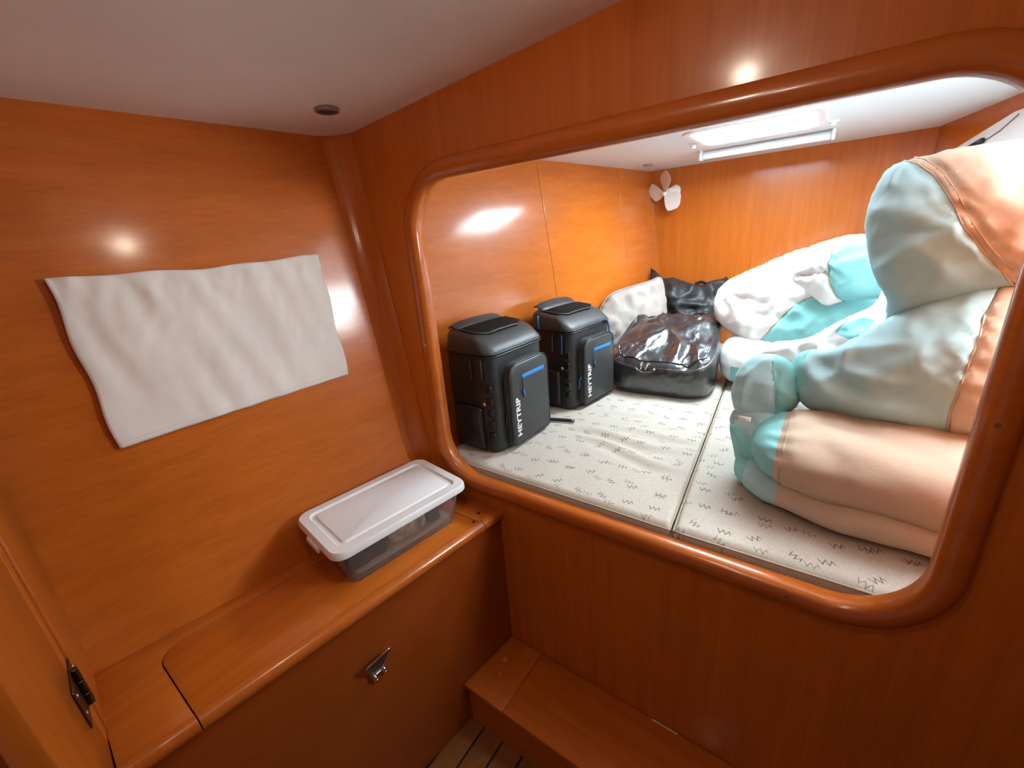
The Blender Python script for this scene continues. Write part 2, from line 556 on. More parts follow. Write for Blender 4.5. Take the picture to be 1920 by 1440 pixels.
for x, z in ((OX0 - 0.008, -0.28), (-0.42, OZ0 - 0.008), (0.02, OZ0 - 0.008), (OX1 + 0.008, -0.3)):
    cyl('screw', (x, -0.019, H + z), (x, -0.0205, H + z), 0.0035, 0.0035, screw_m, tr, 10)

# corner post between hull side and bulkhead
def corner_post():
    vs, fs = [], []
    zs = np.linspace(-0.80, 0.318, 30)
    prof = [(-0.012, 0.0), (0.060, 0.0), (0.060, -0.004), (0.045, -0.009), (0.028, -0.018), (0.012, -0.034), (0.004, -0.052), (-0.012, -0.056)]
    for z in zs:
        for x, y in prof: vs.append((hull_x(z, y) + x, y, H + z))
    K = len(prof)
    for i in range(len(zs) - 1):
        for k in range(K): fs.append((i * K + k, i * K + (k + 1) % K, (i + 1) * K + (k + 1) % K, (i + 1) * K + k))
    fs.append(tuple(range(K))); fs.append(tuple((len(zs) - 1) * K + k for k in range(K)))
    bm = bmesh.new(); bv = [bm.verts.new(v) for v in vs]
    for f in fs: bm.faces.new([bv[i] for i in f])
    return autosmooth(from_bm('trim_2', bm, wood_v), 50)
struct(corner_post(), 'wooden corner post where hull side meets the bulkhead')

# cabin ceiling, remaining cabin walls, floor
def quad_slab(name, pts, t, mat):
    vs = [Vector(p) for p in pts]; up = [v + Vector((0, 0, t)) for v in vs]
    bm = bmesh.new(); a = [bm.verts.new(v) for v in vs]; b = [bm.verts.new(v) for v in up]
    n = len(a); bm.faces.new(a); bm.faces.new(b[::-1])
    for i in range(n): bm.faces.new([a[i], a[(i + 1) % n], b[(i + 1) % n], b[i]])
    return from_bm(name, bm, mat)
xl = lambda y: hull_x(0.311, y) - 0.02
cc = struct(quad_slab('ceiling', [(xl(-1.3), -1.3, ceil_z(xl(-1.3), -1.3)), (XR + .02, -1.3, ceil_z(XR, -1.3)), (XR + .02, 0, ceil_z(XR, 0)), (xl(0), 0, ceil_z(xl(0), 0))], 0.02, ceil_m), 'off-white cabin headlining')
struct(box('wall_right', (XR, -1.3, 0), (XR + 0.02, 0.0, 1.96), wood_v), 'wooden cabin wall out of view on the right')
struct(prism('wall_back', [(-1.45, 0.0), (-0.55, 0.0), (-0.55, 1.72), (0.35, 1.72), (0.35, 0.0), (XR + 0.02, 0.0), (XR + 0.02, 1.96), (-1.45, 1.96)], [], lambda a, b, c: Vector((a, -1.32 + c, b)), 0.02, wood_v), 'wooden cabin wall behind the camera, doorway opening added to let in light')  # doorway is cut out of view so world light brightens the cabin
fl = struct(box('floor', (-1.3, -1.3, -0.03), (XR, 0.0, -0.004), caulk), 'teak-planked cabin sole with dark caulking')
px0, pw = -0.781, 0.0747
pm = None
for i in range(0, 13):
    xa = px0 + i * pw
    if xa > 0.15: break
    if pm is None:
        o = box('plank', (-pw / 2 + 0.003, -0.545, -0.004), (pw / 2 - 0.003, 0.545, 0.0), wood_floor, fl, 0.001, 1)
        pm = o.data
    else:
        o = link('plank', pm, None, fl)
    o.location = (xa + pw / 2, -0.755, 0)

# berth shell
ZM = H - 0.682                # mattress top
def rwx(y): return 0.30 + (YB - y) * (0.1 / 0.45)
struct(quad_slab('wall_rear', [(hull_x(0.3, YB) - .05, YB, ZM - 0.13), (0.42, YB, ZM - 0.13), (0.42, YB + .02, ZM - 0.13), (hull_x(0.3, YB) - .05, YB + .02, ZM - 0.13)], ZC + 0.02 - ZM + 0.13, wood_v), 'varnished wooden stern wall of the berth')
def wall_seg(name, p, q, z0, z1, t, mat):
    p, q = Vector(p), Vector(q); d = (q - p).normalized(); nn = Vector((d.y, -d.x)) * t
    return quad_slab(name, [(p.x, p.y, z0), (q.x, q.y, z0), (q.x + nn.x, q.y + nn.y, z0), (p.x + nn.x, p.y + nn.y, z0)], z1 - z0, mat)
wr_ = struct(wall_seg('wall_right', (rwx(YB), YB), (rwx(0.022), 0.022), ZM - 0.13, ZC + 0.01, -0.02, wood_h), 'varnished wooden inboard side of the berth')
# berth ceiling with the hatch opening
HX0, HX1, HY0, HY1 = -0.482, -0.092, 0.93, 1.275
cb_out = [(hull_x(0.311, 0.022) - .03, 0.022), (rwx(0.022) + .03, 0.022), (rwx(YB) + .03, YB), (hull_x(0.311, YB) - .03, YB)]
hh = [(x, y) for x, y in rrect(HX0, HX1, HY0, HY1, 0.05, 6)]
struct(prism('ceiling', cb_out, [hh], lambda a, b, c: Vector((a, b, ZC + c)), 0.03, ceil_b), 'white berth headlining with hatch opening')
struct(quad_slab('floor', [(hull_x(-.8, 0.022) - .02, 0.022, ZM - 0.13), (rwx(0.022), 0.022, ZM - 0.13), (rwx(YB), YB, ZM - 0.13), (hull_x(-.8, YB) - .02, YB, ZM - 0.13)], 0.02, wood_x), 'wooden berth platform under the cushions')

# ------------------------------------------------------------------ roof hatch, blind, catches
hatch = struct(empty('window_1', ((HX0 + HX1) / 2, (HY0 + HY1) / 2, ZC)), 'frosted roof hatch glowing with daylight over the berth')
def ring(name, a, b, z0, z1, mat, parent, off):
    return prism(name, a, [b], lambda x, y, c: Vector((x - off[0], y - off[1], z0 + c)), z1 - z0, mat, parent)
hc = ((HX0 + HX1) / 2, (HY0 + HY1) / 2)
ring('frame', rrect(HX0 - 0.018, HX1 + 0.018, HY0 - 0.018, HY1 + 0.018, 0.06, 6), rrect(HX0 + .003, HX1 - .003, HY0 + .003, HY1 - .003, 0.05, 6), -0.006, 0.028, white_p, hatch, hc)
pane_m = emis('sunlit frosted acrylic', (0.74, 0.91, 1.0), HATCH_POWER)
prism('pane', [(x - hc[0], y - hc[1]) for x, y in rrect(HX0 + .003, HX1 - .003, HY0 + .003, HY1 - .003, 0.05, 6)], [], lambda x, y, c: Vector((x, y, 0.018 + c)), 0.008, pane_m, hatch)
for sx in (HX0 + 0.09, HX1 - 0.07):
    box('catch', (sx - hc[0] - .012, -0.02, 0.002), (sx - hc[0] + .012, 0.01, 0.018), plain('pale catch', (0.45, 0.6, 0.62), .4), hatch, 0.004)
bl = tag(empty('roller_blind', (-0.297, 1.425, ZC)), 'slim white roller blind tube mounted behind the roof hatch', 'blind')
cyl('tube', (-0.235, 0, -0.022), (0.235, 0, -0.022), 0.015, 0.015, plain('pale blue white blind tube', (0.72, 0.82, 0.86), .3), bl, 20, 0.002)
for s in (-1, 1):
    box('end_bracket', (s * 0.243 - 0.006, -0.02, -0.04), (s * 0.243 + 0.006, 0.02, 0.0), white_p, bl, 0.003)
box('rail', (-0.225, 0.018, -0.03), (0.225, 0.030, -0.018), white_p, bl, 0.003)
for n_, (x, y, lab) in enumerate(((-0.520, 1.20, 'small white blind catch left of the roof hatch'), (-0.055, 1.235, 'small white blind catch right of the roof hatch'))):
    c = tag(empty('blind_catch', (x, y, ZC)), lab, 'catch')
    box('plate', (-.016, -.012, -.005), (.016, .012, 0), white_p, c, 0.002)
    box('hook', (-.006, -.006, -.016), (.008, .006, -.005), white_p, c, 0.002)
    cyl('screw', (-.011, 0, -.005), (-.011, 0, -.0065), .003, .003, screw_m, c, 8)

# ------------------------------------------------------------------ ceiling lamps
def downlight(x, y, z, lab, lit, r=0.029, tilt=(0, 0)):
    t = tag(empty('ceiling_lamp', (x, y, z)), lab, 'lamp')
    lathe('ring', [(r * 0.72, -0.002), (r * 0.78, -0.007), (r * 0.95, -0.006), (r, 0.0), (r * .72, 0.0)], Vector((0, 0, 0)), Vector((1, 0, 0)), Vector((0, 1, 0)), Vector((0, 0, 1)), screw_m if lit else grey_ring, t, 28)
    lathe('lens', [(0, -0.004), (r * 0.72, -0.003), (r * 0.72, 0.0), (0, 0)], Vector((0, 0, 0)), Vector((1, 0, 0)), Vector((0, 1, 0)), Vector((0, 0, 1)), lit if lit else lens_dark, t, 24)
    if lit:
        for c_ in [c_ for c_ in t.children if c_.name.startswith('lens')]: bpy.data.objects.remove(c_)
        lathe('base', [(0, 0), (r * 0.9, 0), (r * 0.8, -0.015), (0, -0.015)], Vector((0, 0, 0)), Vector((1, 0, 0)), Vector((0, 1, 0)), Vector((0, 0, 1)), white_p, t, 24)
        lathe('lens', [(r * 0.74, -0.015)] + [(r * 0.74 * math.cos(R(a)), -0.030 - 0.010 * math.sin(R(a))) for a in range(0, 91, 15)], Vector((0, 0, 0)), Vector((1, 0, 0)), Vector((0, 1, 0)), Vector((0, 0, 1)), lit, t, 24)
    return t
downlight(-1.03, -0.143, ceil_z(-1.03, -0.143), 'small unlit dark round lamp in the cabin ceiling corner', None)
downlight(-0.835, 1.57, ZC, 'small unlit round lamp in the berth ceiling above the fan', None, 0.024)
lamp_m = emis('warm lamp lens', (1.0, 0.84, 0.66), LAMP_POWER)
for x, y in CABIN_LAMPS:
    downlight(x, y, ceil_z(x, y), 'lit round dome lamp on the cabin ceiling' + (' nearer the bulkhead' if y > -0.9 else ' added as fill near the doorway'), lamp_m, 0.028)

# white panel with latch on the inboard wall
d2 = Vector((0.1, -0.45)).normalized()
def rw(y, z, off): # point on the inboard wall, pushed off it into the berth
    return Vector((rwx(y) - off * (-d2.y), y - off * d2.x, H + z))
wp = struct(empty('trim_4', rw(0.9, 0.0, 0)), 'white moulded liner board with dark latch on the berth right wall')
inv = Vector(wp.location)
def panel(name, pts, o0, o1, mat, parent):
    bm = bmesh.new()
    a = [bm.verts.new(rw(y, z, o0) - inv) for y, z in pts]; b = [bm.verts.new(rw(y, z, o1) - inv) for y, z in pts]
    n = len(a); bm.faces.new(a); bm.faces.new(b[::-1])
    for i in range(n): bm.faces.new([a[i], a[(i + 1) % n], b[(i + 1) % n], b[i]])
    return from_bm(name, bm, mat, parent)
panel('board', [(1.66, 0.200), (1.327, 0.258), (0.70, 0.262), (0.70, -0.45), (1.66, -0.45)], 0.0, 0.014, white_g, wp)
tube('seam', [rw(1.46, 0.196, 0.0145) - inv, rw(1.38, 0.214, 0.0145) - inv, rw(1.30, 0.246, 0.0145) - inv], 0.0028, plain('grey seal', (0.2, 0.17, 0.15), .6), wp, n=6)
lt = tube('latch', [rw(1.54, 0.186, 0.022) - inv, rw(1.50, 0.192, 0.022) - inv, rw(1.455, 0.199, 0.022) - inv], 0.009, black_pl, wp, n=8)

# portlight in the inboard side, just behind the bulkhead (it throws the daylight that rakes the cabin hull side)
port = struct(empty('window_2', rw(0.36, 0.075, 0)), 'daylit portlight in the berth side wall beside the bulkhead')
po_ = Vector(port.location)
along = Vector((d2.x, d2.y, 0)); inw = Vector((-(-d2.y), -d2.x, 0))
def ppt(a, b, c): return along * a + Vector((0, 0, b)) + inw * c
prism('frame', rrect(-0.225, 0.225, -0.165, 0.165, 0.07, 8), [rrect(-0.20, 0.20, -0.14, 0.14, 0.05, 8)], lambda a, b, c: ppt(a, b, c), 0.022, white_p, port)
prism('pane', rrect(-0.20, 0.20, -0.14, 0.14, 0.05, 8), [], lambda a, b, c: ppt(a, b, 0.004 + c), 0.006, emis('daylit portlight acrylic', (0.86, 0.95, 1.0), PORT_POWER), port)

# ------------------------------------------------------------------ corner fan
fan = tag(empty('fan', (-0.777, YB, H + 0.19)), 'small white three-bladed fan high in the berth corner', 'fan')
fw = plain('white fan plastic', (0.80, 0.80, 0.78), 0.35)
ax = Vector((-0.42, -0.88, -0.18)).normalized()
cyl('wall_mount', (0, 0, 0), (0, -0.018, 0), 0.032, 0.028, fw, fan, 24, 0.003)
cyl('motor', Vector((0, -0.012, 0)), Vector((0, -0.012, 0)) + ax * 0.060, 0.026, 0.022, fw, fan, 24, 0.006)
hubc = Vector((0, -0.012, 0)) + ax * 0.078
cyl('hub', hubc - ax * 0.02, hubc + ax * 0.014, 0.013, 0.009, fw, fan, 20, 0.004)
fu = Vector((0, 0, 1)); fu = (fu - ax * fu.dot(ax)).normalized(); fr = ax.cross(fu)   # fr points to image left
def blade(ang):
    vs, fs = [], []
    nr, nt_ = 9, 9
    for side in (0, 1):
        for i in range(nr):
            t = i / (nr - 1); r = 0.008 + 0.110 * t
            hw = 0.010 + 0.042 * math.sin(min(1, t * 1.25) * math.pi * 0.5) * (1 - max(0, t - 0.72) ** 1.5 * 4.2)
            for k in range(nt_):
                s = -1 + 2 * k / (nt_ - 1)
                q = s * hw
                dirr = fr * math.cos(ang) + fu * math.sin(ang); per = -fr * math.sin(ang) + fu * math.cos(ang)
                vs.append(hubc + dirr * (r - 0.012 * s * s * t) + per * q + ax * (0.42 * q * (1 - 0.3 * t)) + ax * (0.0025 * side))
    b = nr * nt_
    for i in range(nr - 1):
        for k in range(nt_ - 1):
            a = i * nt_ + k
            fs.append((a, a + 1, a + nt_ + 1, a + nt_)); fs.append((b + a, b + a + nt_, b + a + nt_ + 1, b + a + 1))
    per_ = [k for k in range(nt_)] + [i * nt_ + nt_ - 1 for i in range(1, nr)] + [(nr - 1) * nt_ + k for k in range(nt_ - 2, -1, -1)] + [i * nt_ for i in range(nr - 2, 0, -1)]
    for i in range(len(per_)):
        p, q = per_[i], per_[(i + 1) % len(per_)]
        fs.append((p, b + p, b + q, q))
    bm = bmesh.new(); bv = [bm.verts.new(v) for v in vs]
    for f in fs: bm.faces.new([bv[i] for i in f])
    autosmooth(from_bm('blade', bm, fw, fan), 50)
for a in (10, 100, 220): blade(R(a))

# ================================================================== BERTH CUSHIONS
def cushion_mat():
    m, nt, b = mat_base('cushion cloth with zigzag print')
    tc = N(nt, 'ShaderNodeTexCoord')
    sep0 = None
    def marks(cell, ox, seed, width):
        mp = N(nt, 'ShaderNodeMapping'); mp.inputs['Location'].default_value = (ox, ox * 0.7, 0); mp.inputs['Scale'].default_value = (1 / cell[0], 1 / cell[1], 0)
        nt.links.new(tc.outputs['Object'], mp.inputs[0])
        fl_ = N(nt, 'ShaderNodeVectorMath', operation='FLOOR'); nt.links.new(mp.outputs[0], fl_.inputs[0])
        fr_ = N(nt, 'ShaderNodeVectorMath', operation='FRACTION'); nt.links.new(mp.outputs[0], fr_.inputs[0])
        ad = N(nt, 'ShaderNodeVectorMath', operation='ADD'); nt.links.new(fl_.outputs[0], ad.inputs[0]); ad.inputs[1].default_value = (seed, seed * 2.3, 0)
        wn = N(nt, 'ShaderNodeTexWhiteNoise', noise_dimensions='2D'); nt.links.new(ad.outputs[0], wn.inputs['Vector'])
        sc_ = N(nt, 'ShaderNodeSeparateColor'); nt.links.new(wn.outputs['Color'], sc_.inputs[0])
        sx = N(nt, 'ShaderNodeSeparateXYZ'); nt.links.new(fr_.outputs[0], sx.inputs[0])
        x = mth(nt, 'MULTIPLY', mth(nt, 'SUBTRACT', mth(nt, 'SUBTRACT', sx.outputs[0], 0.5), mth(nt, 'MULTIPLY', mth(nt, 'SUBTRACT', sc_.outputs[0], 0.5), 0.3)), cell[0])
        y = mth(nt, 'MULTIPLY', mth(nt, 'SUBTRACT', mth(nt, 'SUBTRACT', sx.outputs[1], 0.5), mth(nt, 'MULTIPLY', mth(nt, 'SUBTRACT', sc_.outputs[1], 0.5), 0.3)), cell[1])
        ang = mth(nt, 'MULTIPLY', mth(nt, 'SUBTRACT', sc_.outputs[2], 0.5), 1.6)
        ca, sa = mth(nt, 'COSINE', ang), mth(nt, 'SINE', ang)
        u = mth(nt, 'ADD', mth(nt, 'MULTIPLY', x, ca), mth(nt, 'MULTIPLY', y, sa))
        v = mth(nt, 'SUBTRACT', mth(nt, 'MULTIPLY', y, ca), mth(nt, 'MULTIPLY', x, sa))
        tri = mth(nt, 'MULTIPLY', mth(nt, 'SUBTRACT', mth(nt, 'PINGPONG', mth(nt, 'ADD', u, 0.5), 0.0060), 0.0030), 2.3)
        dd = mth(nt, 'ABSOLUTE', mth(nt, 'SUBTRACT', v, tri))
        m1 = mth(nt, 'LESS_THAN', dd, width); m2 = mth(nt, 'LESS_THAN', mth(nt, 'ABSOLUTE', u), 0.0145)
        return mth(nt, 'MULTIPLY', m1, m2)
    a = marks((0.068, 0.084), 0.0, 3.1, 0.0026)
    c = marks((0.088, 0.10), 0.43, 17.7, 0.0024)
    base = ramp(nt, noise_n(nt, 220, 2), [(0.3, (0.44, 0.395, 0.335)), (0.7, (0.53, 0.485, 0.42))])
    col = mixc(nt, mth(nt, 'MULTIPLY', c, 0.75), base, (0.16, 0.13, 0.10))
    col = mixc(nt, mth(nt, 'MULTIPLY', a, 0.9), col, (0.10, 0.085, 0.075))
    nt.links.new(col, b.inputs['Base Color'])
    b.inputs['Roughness'].default_value = 0.85; b.inputs['Specular IOR Level'].default_value = 0.2
    bump(nt, b, noise_n(nt, 14, 4), 0.25, 0.004)
    return m
cush_m = cushion_mat()
pipe_m = plain('cushion piping', (0.42, 0.34, 0.26), 0.8)
def cushion(name, corners, lab, seed, hollow):
    """corners: four (x, y), counter-clockwise; a soft slab 0.11 thick"""
    (c00, c10, c11, c01) = [Vector(c) for c in corners]
    n = 150; T = 0.108
    vs, fs = [], []
    top = {}
    def P(u, v): return (c00 * (1 - u) + c10 * u) * (1 - v) + (c01 * (1 - u) + c11 * u) * v
    for side in (0, 1):
        for i in range(n + 1):
            for k in range(n + 1):
                u, v = i / n, k / n
                p = P(u, v)
                du = min(u, 1 - u) * (c10 - c00).length; dv = min(v, 1 - v) * (c01 - c00).length
                e = min(du, dv)
                rr = 0.014
                drop = rr - math.sqrt(max(0, rr * rr - max(0, rr - e) ** 2)) if e < rr else 0
                if side == 0:
                    z = -drop - 0.005 * abs(noise.noise(Vector((p.x * 6, p.y * 6, seed))))
                    z += hollow(p.x, p.y)
                    z = ZM + z
                else: z = ZM - T
                vs.append((p.x, p.y, z))
    M_ = (n + 1) ** 2
    for i in range(n):
        for k in range(n):
            a = i * (n + 1) + k
            fs.append((a, a + n + 1, a + n + 2, a + 1)); fs.append((M_ + a, M_ + a + 1, M_ + a + n + 2, M_ + a + n + 1))
    for k in range(n):
        for a, b in ((k, k + 1), (n * (n + 1) + k + 1, n * (n + 1) + k), ((k + 1) * (n + 1), k * (n + 1)), (k * (n + 1) + n, (k + 1) * (n + 1) + n)):
            fs.append((a, b, M_ + b, M_ + a))
    root = tag(empty(name, (c00.x, c00.y, ZM - T)), lab, 'cushion')
    ro = Vector(root.location)
    bm = bmesh.new(); bv = [bm.verts.new(Vector(v) - ro) for v in vs]
    for f in fs: bm.faces.new([bv[i] for i in f])
    o = autosmooth(from_bm('cover', bm, cush_m, root), 60)
    edge = [P(t, 0) for t in np.linspace(0, 1, 30)] + [P(1, t) for t in np.linspace(0.03, 1, 30)] + [P(t, 1) for t in np.linspace(0.97, 0, 30)] + [P(0, t) for t in np.linspace(0.97, 0.03, 30)]
    pts = []
    for p in edge:
        z = ZM - 0.009 + hollow(p.x, p.y)
        pts.append(Vector((p.x, p.y, z)) - ro)
    tube('piping', pts, 0.0024, pipe_m, root, n=6, closed=True)
    return root
def wrink(x, y):
    # shallow creases running across the left cushion
    d = 0
    for (cx, cy, ang, L, a, wd) in ((-0.50, 0.42, -0.05, 0.26, 0.010, 0.022), (-0.46, 0.335, -0.22, 0.28, 0.009, 0.020), (-0.40, 0.50, 0.1, 0.2, 0.006, 0.018), (-0.55, 0.63, 0.3, 0.16, 0.005, 0.018)):
        u = (x - cx) * math.cos(ang) + (y - cy) * math.sin(ang); v = (y - cy) * math.cos(ang) - (x - cx) * math.sin(ang) + 0.012 * math.sin(u * 18)
        f = math.exp(-(u / L * 1.6) ** 4)
        d += a * f * (math.exp(-(v / wd) ** 2) - 0.8 * math.exp(-((v + wd * 1.3) / wd) ** 2))
    return d
xs0, xs1 = -0.222, -0.330       # where the two cushions meet, front and back
cl_ = cushion('berth_cushion', [(hull_x(-.79, 0.03) + 0.005, 0.033), (xs0 - 0.004, 0.028), (xs1 - 0.004 - .03, YB - 0.012), (hull_x(-.79, YB) + 0.006, YB - 0.012)], 'wide cream zigzag-print berth cushion under the black bags', 2.0, wrink)
cr_ = cushion('berth_cushion', [(xs0 + 0.004, 0.028), (rwx(0.04) - 0.03, 0.04), (rwx(YB) - 0.03, YB - 0.012), (xs1 + 0.004 - .03, YB - 0.012)], 'cream zigzag-print berth cushion under the white fabric bags', 5.0, lambda x, y: 0.002 * math.sin(x * 30 + y * 9) * (1 if y > .1 else 0))
# black and white striped strip showing on the front edge of the right cushion
stp = empty('striped_strip', (0, 0, 0)); stp.parent = cr_
ro = Vector(cr_.location)
for i in range(8):
    x = 0.005 + i * 0.0048
    z = ZM - 0.032
    box('stripe', Vector((x, 0.0262, z - 0.006)) - ro, Vector((x + 0.0048, 0.0276, z + 0.006)) - ro, white_p if i % 2 == 0 else black_pl, stp)

# ================================================================== LOCKER BENCH, STEP, DOOR
ZS = H - 0.80
FX0 = -0.725                   # bench front where it meets the bulkhead
TF = math.tan(R(7.8))
def fx(y): return FX0 + TF * y
YE = -0.888
YF = -0.906                    # the bench end follows the door leaf
bench = tag(empty('locker_bench', (-0.9, -0.44, 0)), 'low varnished wooden locker bench under the white cloth', 'bench')
bo = Vector(bench.location)
# carcass front
def vslab(name, a, b, z0, z1, t, mat, parent, org, bev=0.0):
    a, b = Vector(a), Vector(b); d = (b - a).normalized(); nn = Vector((d.y, -d.x)) * t
    bm = bmesh.new()
    lo = [bm.verts.new(Vector((p.x, p.y, z0)) - org) for p in (a, b, b + nn, a + nn)]
    hi = [bm.verts.new(Vector((p.x, p.y, z1)) - org) for p in (a, b, b + nn, a + nn)]
    bm.faces.new(lo); bm.faces.new(hi[::-1])
    for i in range(4): bm.faces.new([lo[i], lo[(i + 1) % 4], hi[(i + 1) % 4], hi[i]])
    if bev:
        bmesh.ops.recalc_face_normals(bm, faces=bm.faces)
        bmesh.ops.bevel(bm, geom=list(bm.edges), offset=bev, segments=2, profile=0.5, affect='EDGES')
    o = from_bm(name, bm, mat, parent)
    return autosmooth(o, 50) if bev else o
vslab('front_panel', (fx(YF) - 0.006, YF), (fx(-0.001) - 0.006, -0.001), 0.001, ZS - 0.03, -0.018, wood_red_shade, bench, bo)
T_ = 0.022
back = lambda y: hull_x(-0.80, y) + 0.003
L0, L1 = -0.790, -0.078        # lid ends
g = 0.0022
lb = lambda y: back(y) + 0.042   # lid back edge
def toppoly(name, poly, mat, z0=None, bev=0.0015):
    return prism(name, [(p[0] - bo.x, p[1] - bo.y) for p in poly], [], lambda a, b, c: Vector((a, b, ZS - T_ + c)), T_, mat, bench, bev)
rad = 0.045
corner = []
for k in range(9):
    a = math.pi + math.pi / 2 * (k / 8)     # from pointing -x ... to -y
    corner.append((lb(L0 + rad) + rad + rad * math.cos(a), L0 + rad + rad * math.sin(a)))
NS = 0.016                     # nosing depth
lid = [(fx(L1) - NS, L1), (lb(L1), L1)] + corner + [(fx(L0) - NS, L0)]
toppoly('lid', lid, wood_h)
cg = [((x - (lb(L0 + rad) + rad)) * (1 + g / rad) + lb(L0 + rad) + rad, (y - (L0 + rad)) * (1 + g / rad) + L0 + rad) for x, y in corner]
frame = [(fx(YF) - NS, YF + 0.004), (fx(L0) - NS, L0 - g)] + cg[::-1] + [(lb(L1) - g, L1 + g), (fx(L1) - NS, L1 + g), (fx(0) - NS, -0.001), (back(0), -0.001), (back(YE), YE)]
toppoly('top_frame', frame, wood_h)
vslab('joint_backing', (fx(YE) - 0.3, YE), (fx(-0.01) - 0.3, -0.01), ZS - T_ - 0.006, ZS - T_ - 0.001, 0.28, gap_m, bench, bo)
def nosing(y0, y1):
    prof = [(-NS, 0.0)]
    for k in range(0, 11):
        a = math.pi / 2 - math.pi * k / 10
        prof.append((-0.014 + 0.020 * math.cos(a) + 0.002, -0.012 + 0.019 * math.sin(a)))
    prof.append((-NS, -0.031))
    vs, fs = [], []
    K = len(prof)
    for y in (y0, y1):
        for x, z in prof: vs.append(Vector((fx(y) + x, y, ZS + z)) - bo)
    for k in range(K): fs.append((k, (k + 1) % K, K + (k + 1) % K, K + k))
    fs.append(tuple(range(K))); fs.append(tuple(range(2 * K - 1, K - 1, -1)))
    bm = bmesh.new(); bv = [bm.verts.new(v) for v in vs]
    for f in fs: bm.faces.new([bv[i] for i in f])
    autosmooth(from_bm('nosing', bm, wood_trim, bench), 40)
nosing(YF, L0 - g); nosing(L0, L1); nosing(L1 + g, -0.001)
for y, x in ((-0.045, 0.05), (-0.085, 0.03)):
    cyl('hinge_pin', Vector((fx(y) - x, y, ZS)) - bo, Vector((fx(y) - x, y, ZS + 0.002)) - bo, 0.005, 0.005, gap_m, bench, 10)
# drop latch on the bench front
hy, hz = -0.462, H - 0.962
lat = empty('latch', Vector((fx(hy) - 0.004, hy, hz)) - bo); lat.parent = bench
lat['label'] = 'chrome triangular drop latch'
tri = [(0.022, -0.040, 0.012), (0.026, 0.030, 0.014), (0.006, 0.008, -0.050), (0.006, -0.016, -0.048)]
def rounded(pts, r=0.006, n=5):
    out = []
    K = len(pts)
    for i in range(K):
        p, a, b = Vector(pts[i]), Vector(pts[i - 1]), Vector(pts[(i + 1) % K])
        p0 = p + (a - p).normalized() * r; p1 = p + (b - p).normalized() * r
        for k in range(n + 1):
            t = k / n; out.append(p0 * (1 - t) ** 2 + p * 2 * t * (1 - t) + p1 * t * t)
    return out
tube('bail', rounded(tri), 0.0018, chrome, lat, n=8, closed=True)
bm = bmesh.new(); bv = [bm.verts.new(Vector((x - 0.001, y, z))) for x, y, z in rounded(tri)]; bm.faces.new(bv)
f2 = bmesh.ops.extrude_face_region(bm, geom=list(bm.faces)); 
for e in f2['geom']:
    if isinstance(e, bmesh.types.BMVert): e.co.x -= 0.001
from_bm('plate', bm, plain('dark grey steel', (0.10, 0.09, 0.07), 0.35, metal=0.6), lat)
for yy in (-0.017, 0.010):
    cyl('post', (-0.004, yy, -0.052), (0.013, yy, -0.052), 0.0065, 0.006, chrome, lat, 14, 0.001)
    cyl('post_foot', (-0.004, yy + 0.004, -0.068), (0.008, yy + 0.004, -0.068), 0.006, 0.005, chrome, lat, 14, 0.001)

# step below the opening
ZT = H - 1.324
step = tag(empty('step', (-0.3, -0.11, 0)), 'dark varnished wooden step below the berth opening', 'step')
so = Vector(step.location)
sl = lambda y: fx(y) - 0.006
def stepslab(name, x0f, x1f, mat):
    poly = [(x0f(-0.222), -0.222), (x1f(-0.222), -0.222), (x1f(-0.002), -0.002), (x0f(-0.002), -0.002)]
    return prism(name, [(p[0] - so.x, p[1] - so.y) for p in poly], [], lambda a, b, c: Vector((a, b, ZT - 0.02 + c)), 0.02, mat, step, 0.0015)
stepslab('end_board', lambda y: sl(y) + 0.0005, lambda y: -0.6085, wood_h)
stepslab('tread', lambda y: -0.607, lambda y: 0.55, wood_x)
box('riser', Vector((-0.755, -0.212, 0.0005)) - so, Vector((0.55, -0.195, ZT - 0.02)) - so, wood_x, step)
box('worn_edge', Vector((-0.235, -0.006, ZT)) - so, Vector((-0.165, -0.0025, ZT + 0.0015)) - so, plain('bare sealant', (0.75, 0.68, 0.6), .6), step)
for x, y, r in ((-0.70, -0.085, 0.008), (-0.685, -0.13, 0.004), (-0.68, -0.14, 0.003), (-0.69, -0.17, 0.003), (-0.66, -0.2, 0.003)):
    cyl('scuff', Vector((x, y, ZT)) - so, Vector((x, y, ZT + 0.0004)) - so, r, r * .8, plain('worn varnish', (0.62, 0.25, 0.08), .5), step, 9)

# door frame strip, door leaf and hinge at the left edge
th = R(5)
dd = Vector((math.cos(th), -math.sin(th))); da = Vector((-1.14, -0.885 + 0.04 * math.tan(th)))
def dpt(s): return da + dd * s
z_top = H + 0.30
jb = struct(vslab('trim_3', dpt(-0.07), dpt(0.200), 0.0, z_top, 0.03, wood_v, None, Vector((0, 0, 0)), 0.002), 'wooden door frame post at the end of the bench')
tube('bead', [Vector((*dpt(0.165), z)) + Vector((0, 0.001, 0)) for z in (0.0, z_top)], 0.004, wood_trim, jb, n=8)
door = struct(empty('door_1', (*dpt(0.204), 0.0)), 'varnished wooden door leaf at the left edge')
do = Vector(door.location)
vslab('leaf', dpt(0.2045), dpt(0.495), 0.005, z_top - 0.005, 0.028, wood_v, door, do, 0.003)
hg = tag(empty('hinge', (*dpt(0.2045), H - 0.665)), 'dark metal hinge on the door frame at the left', 'hinge')
ho = Vector(hg.location)
dn = Vector((-dd.y, dd.x))   # out of the face, towards the cabin
def hp(s, z, o): return Vector((*(dd * s + dn * o), z))
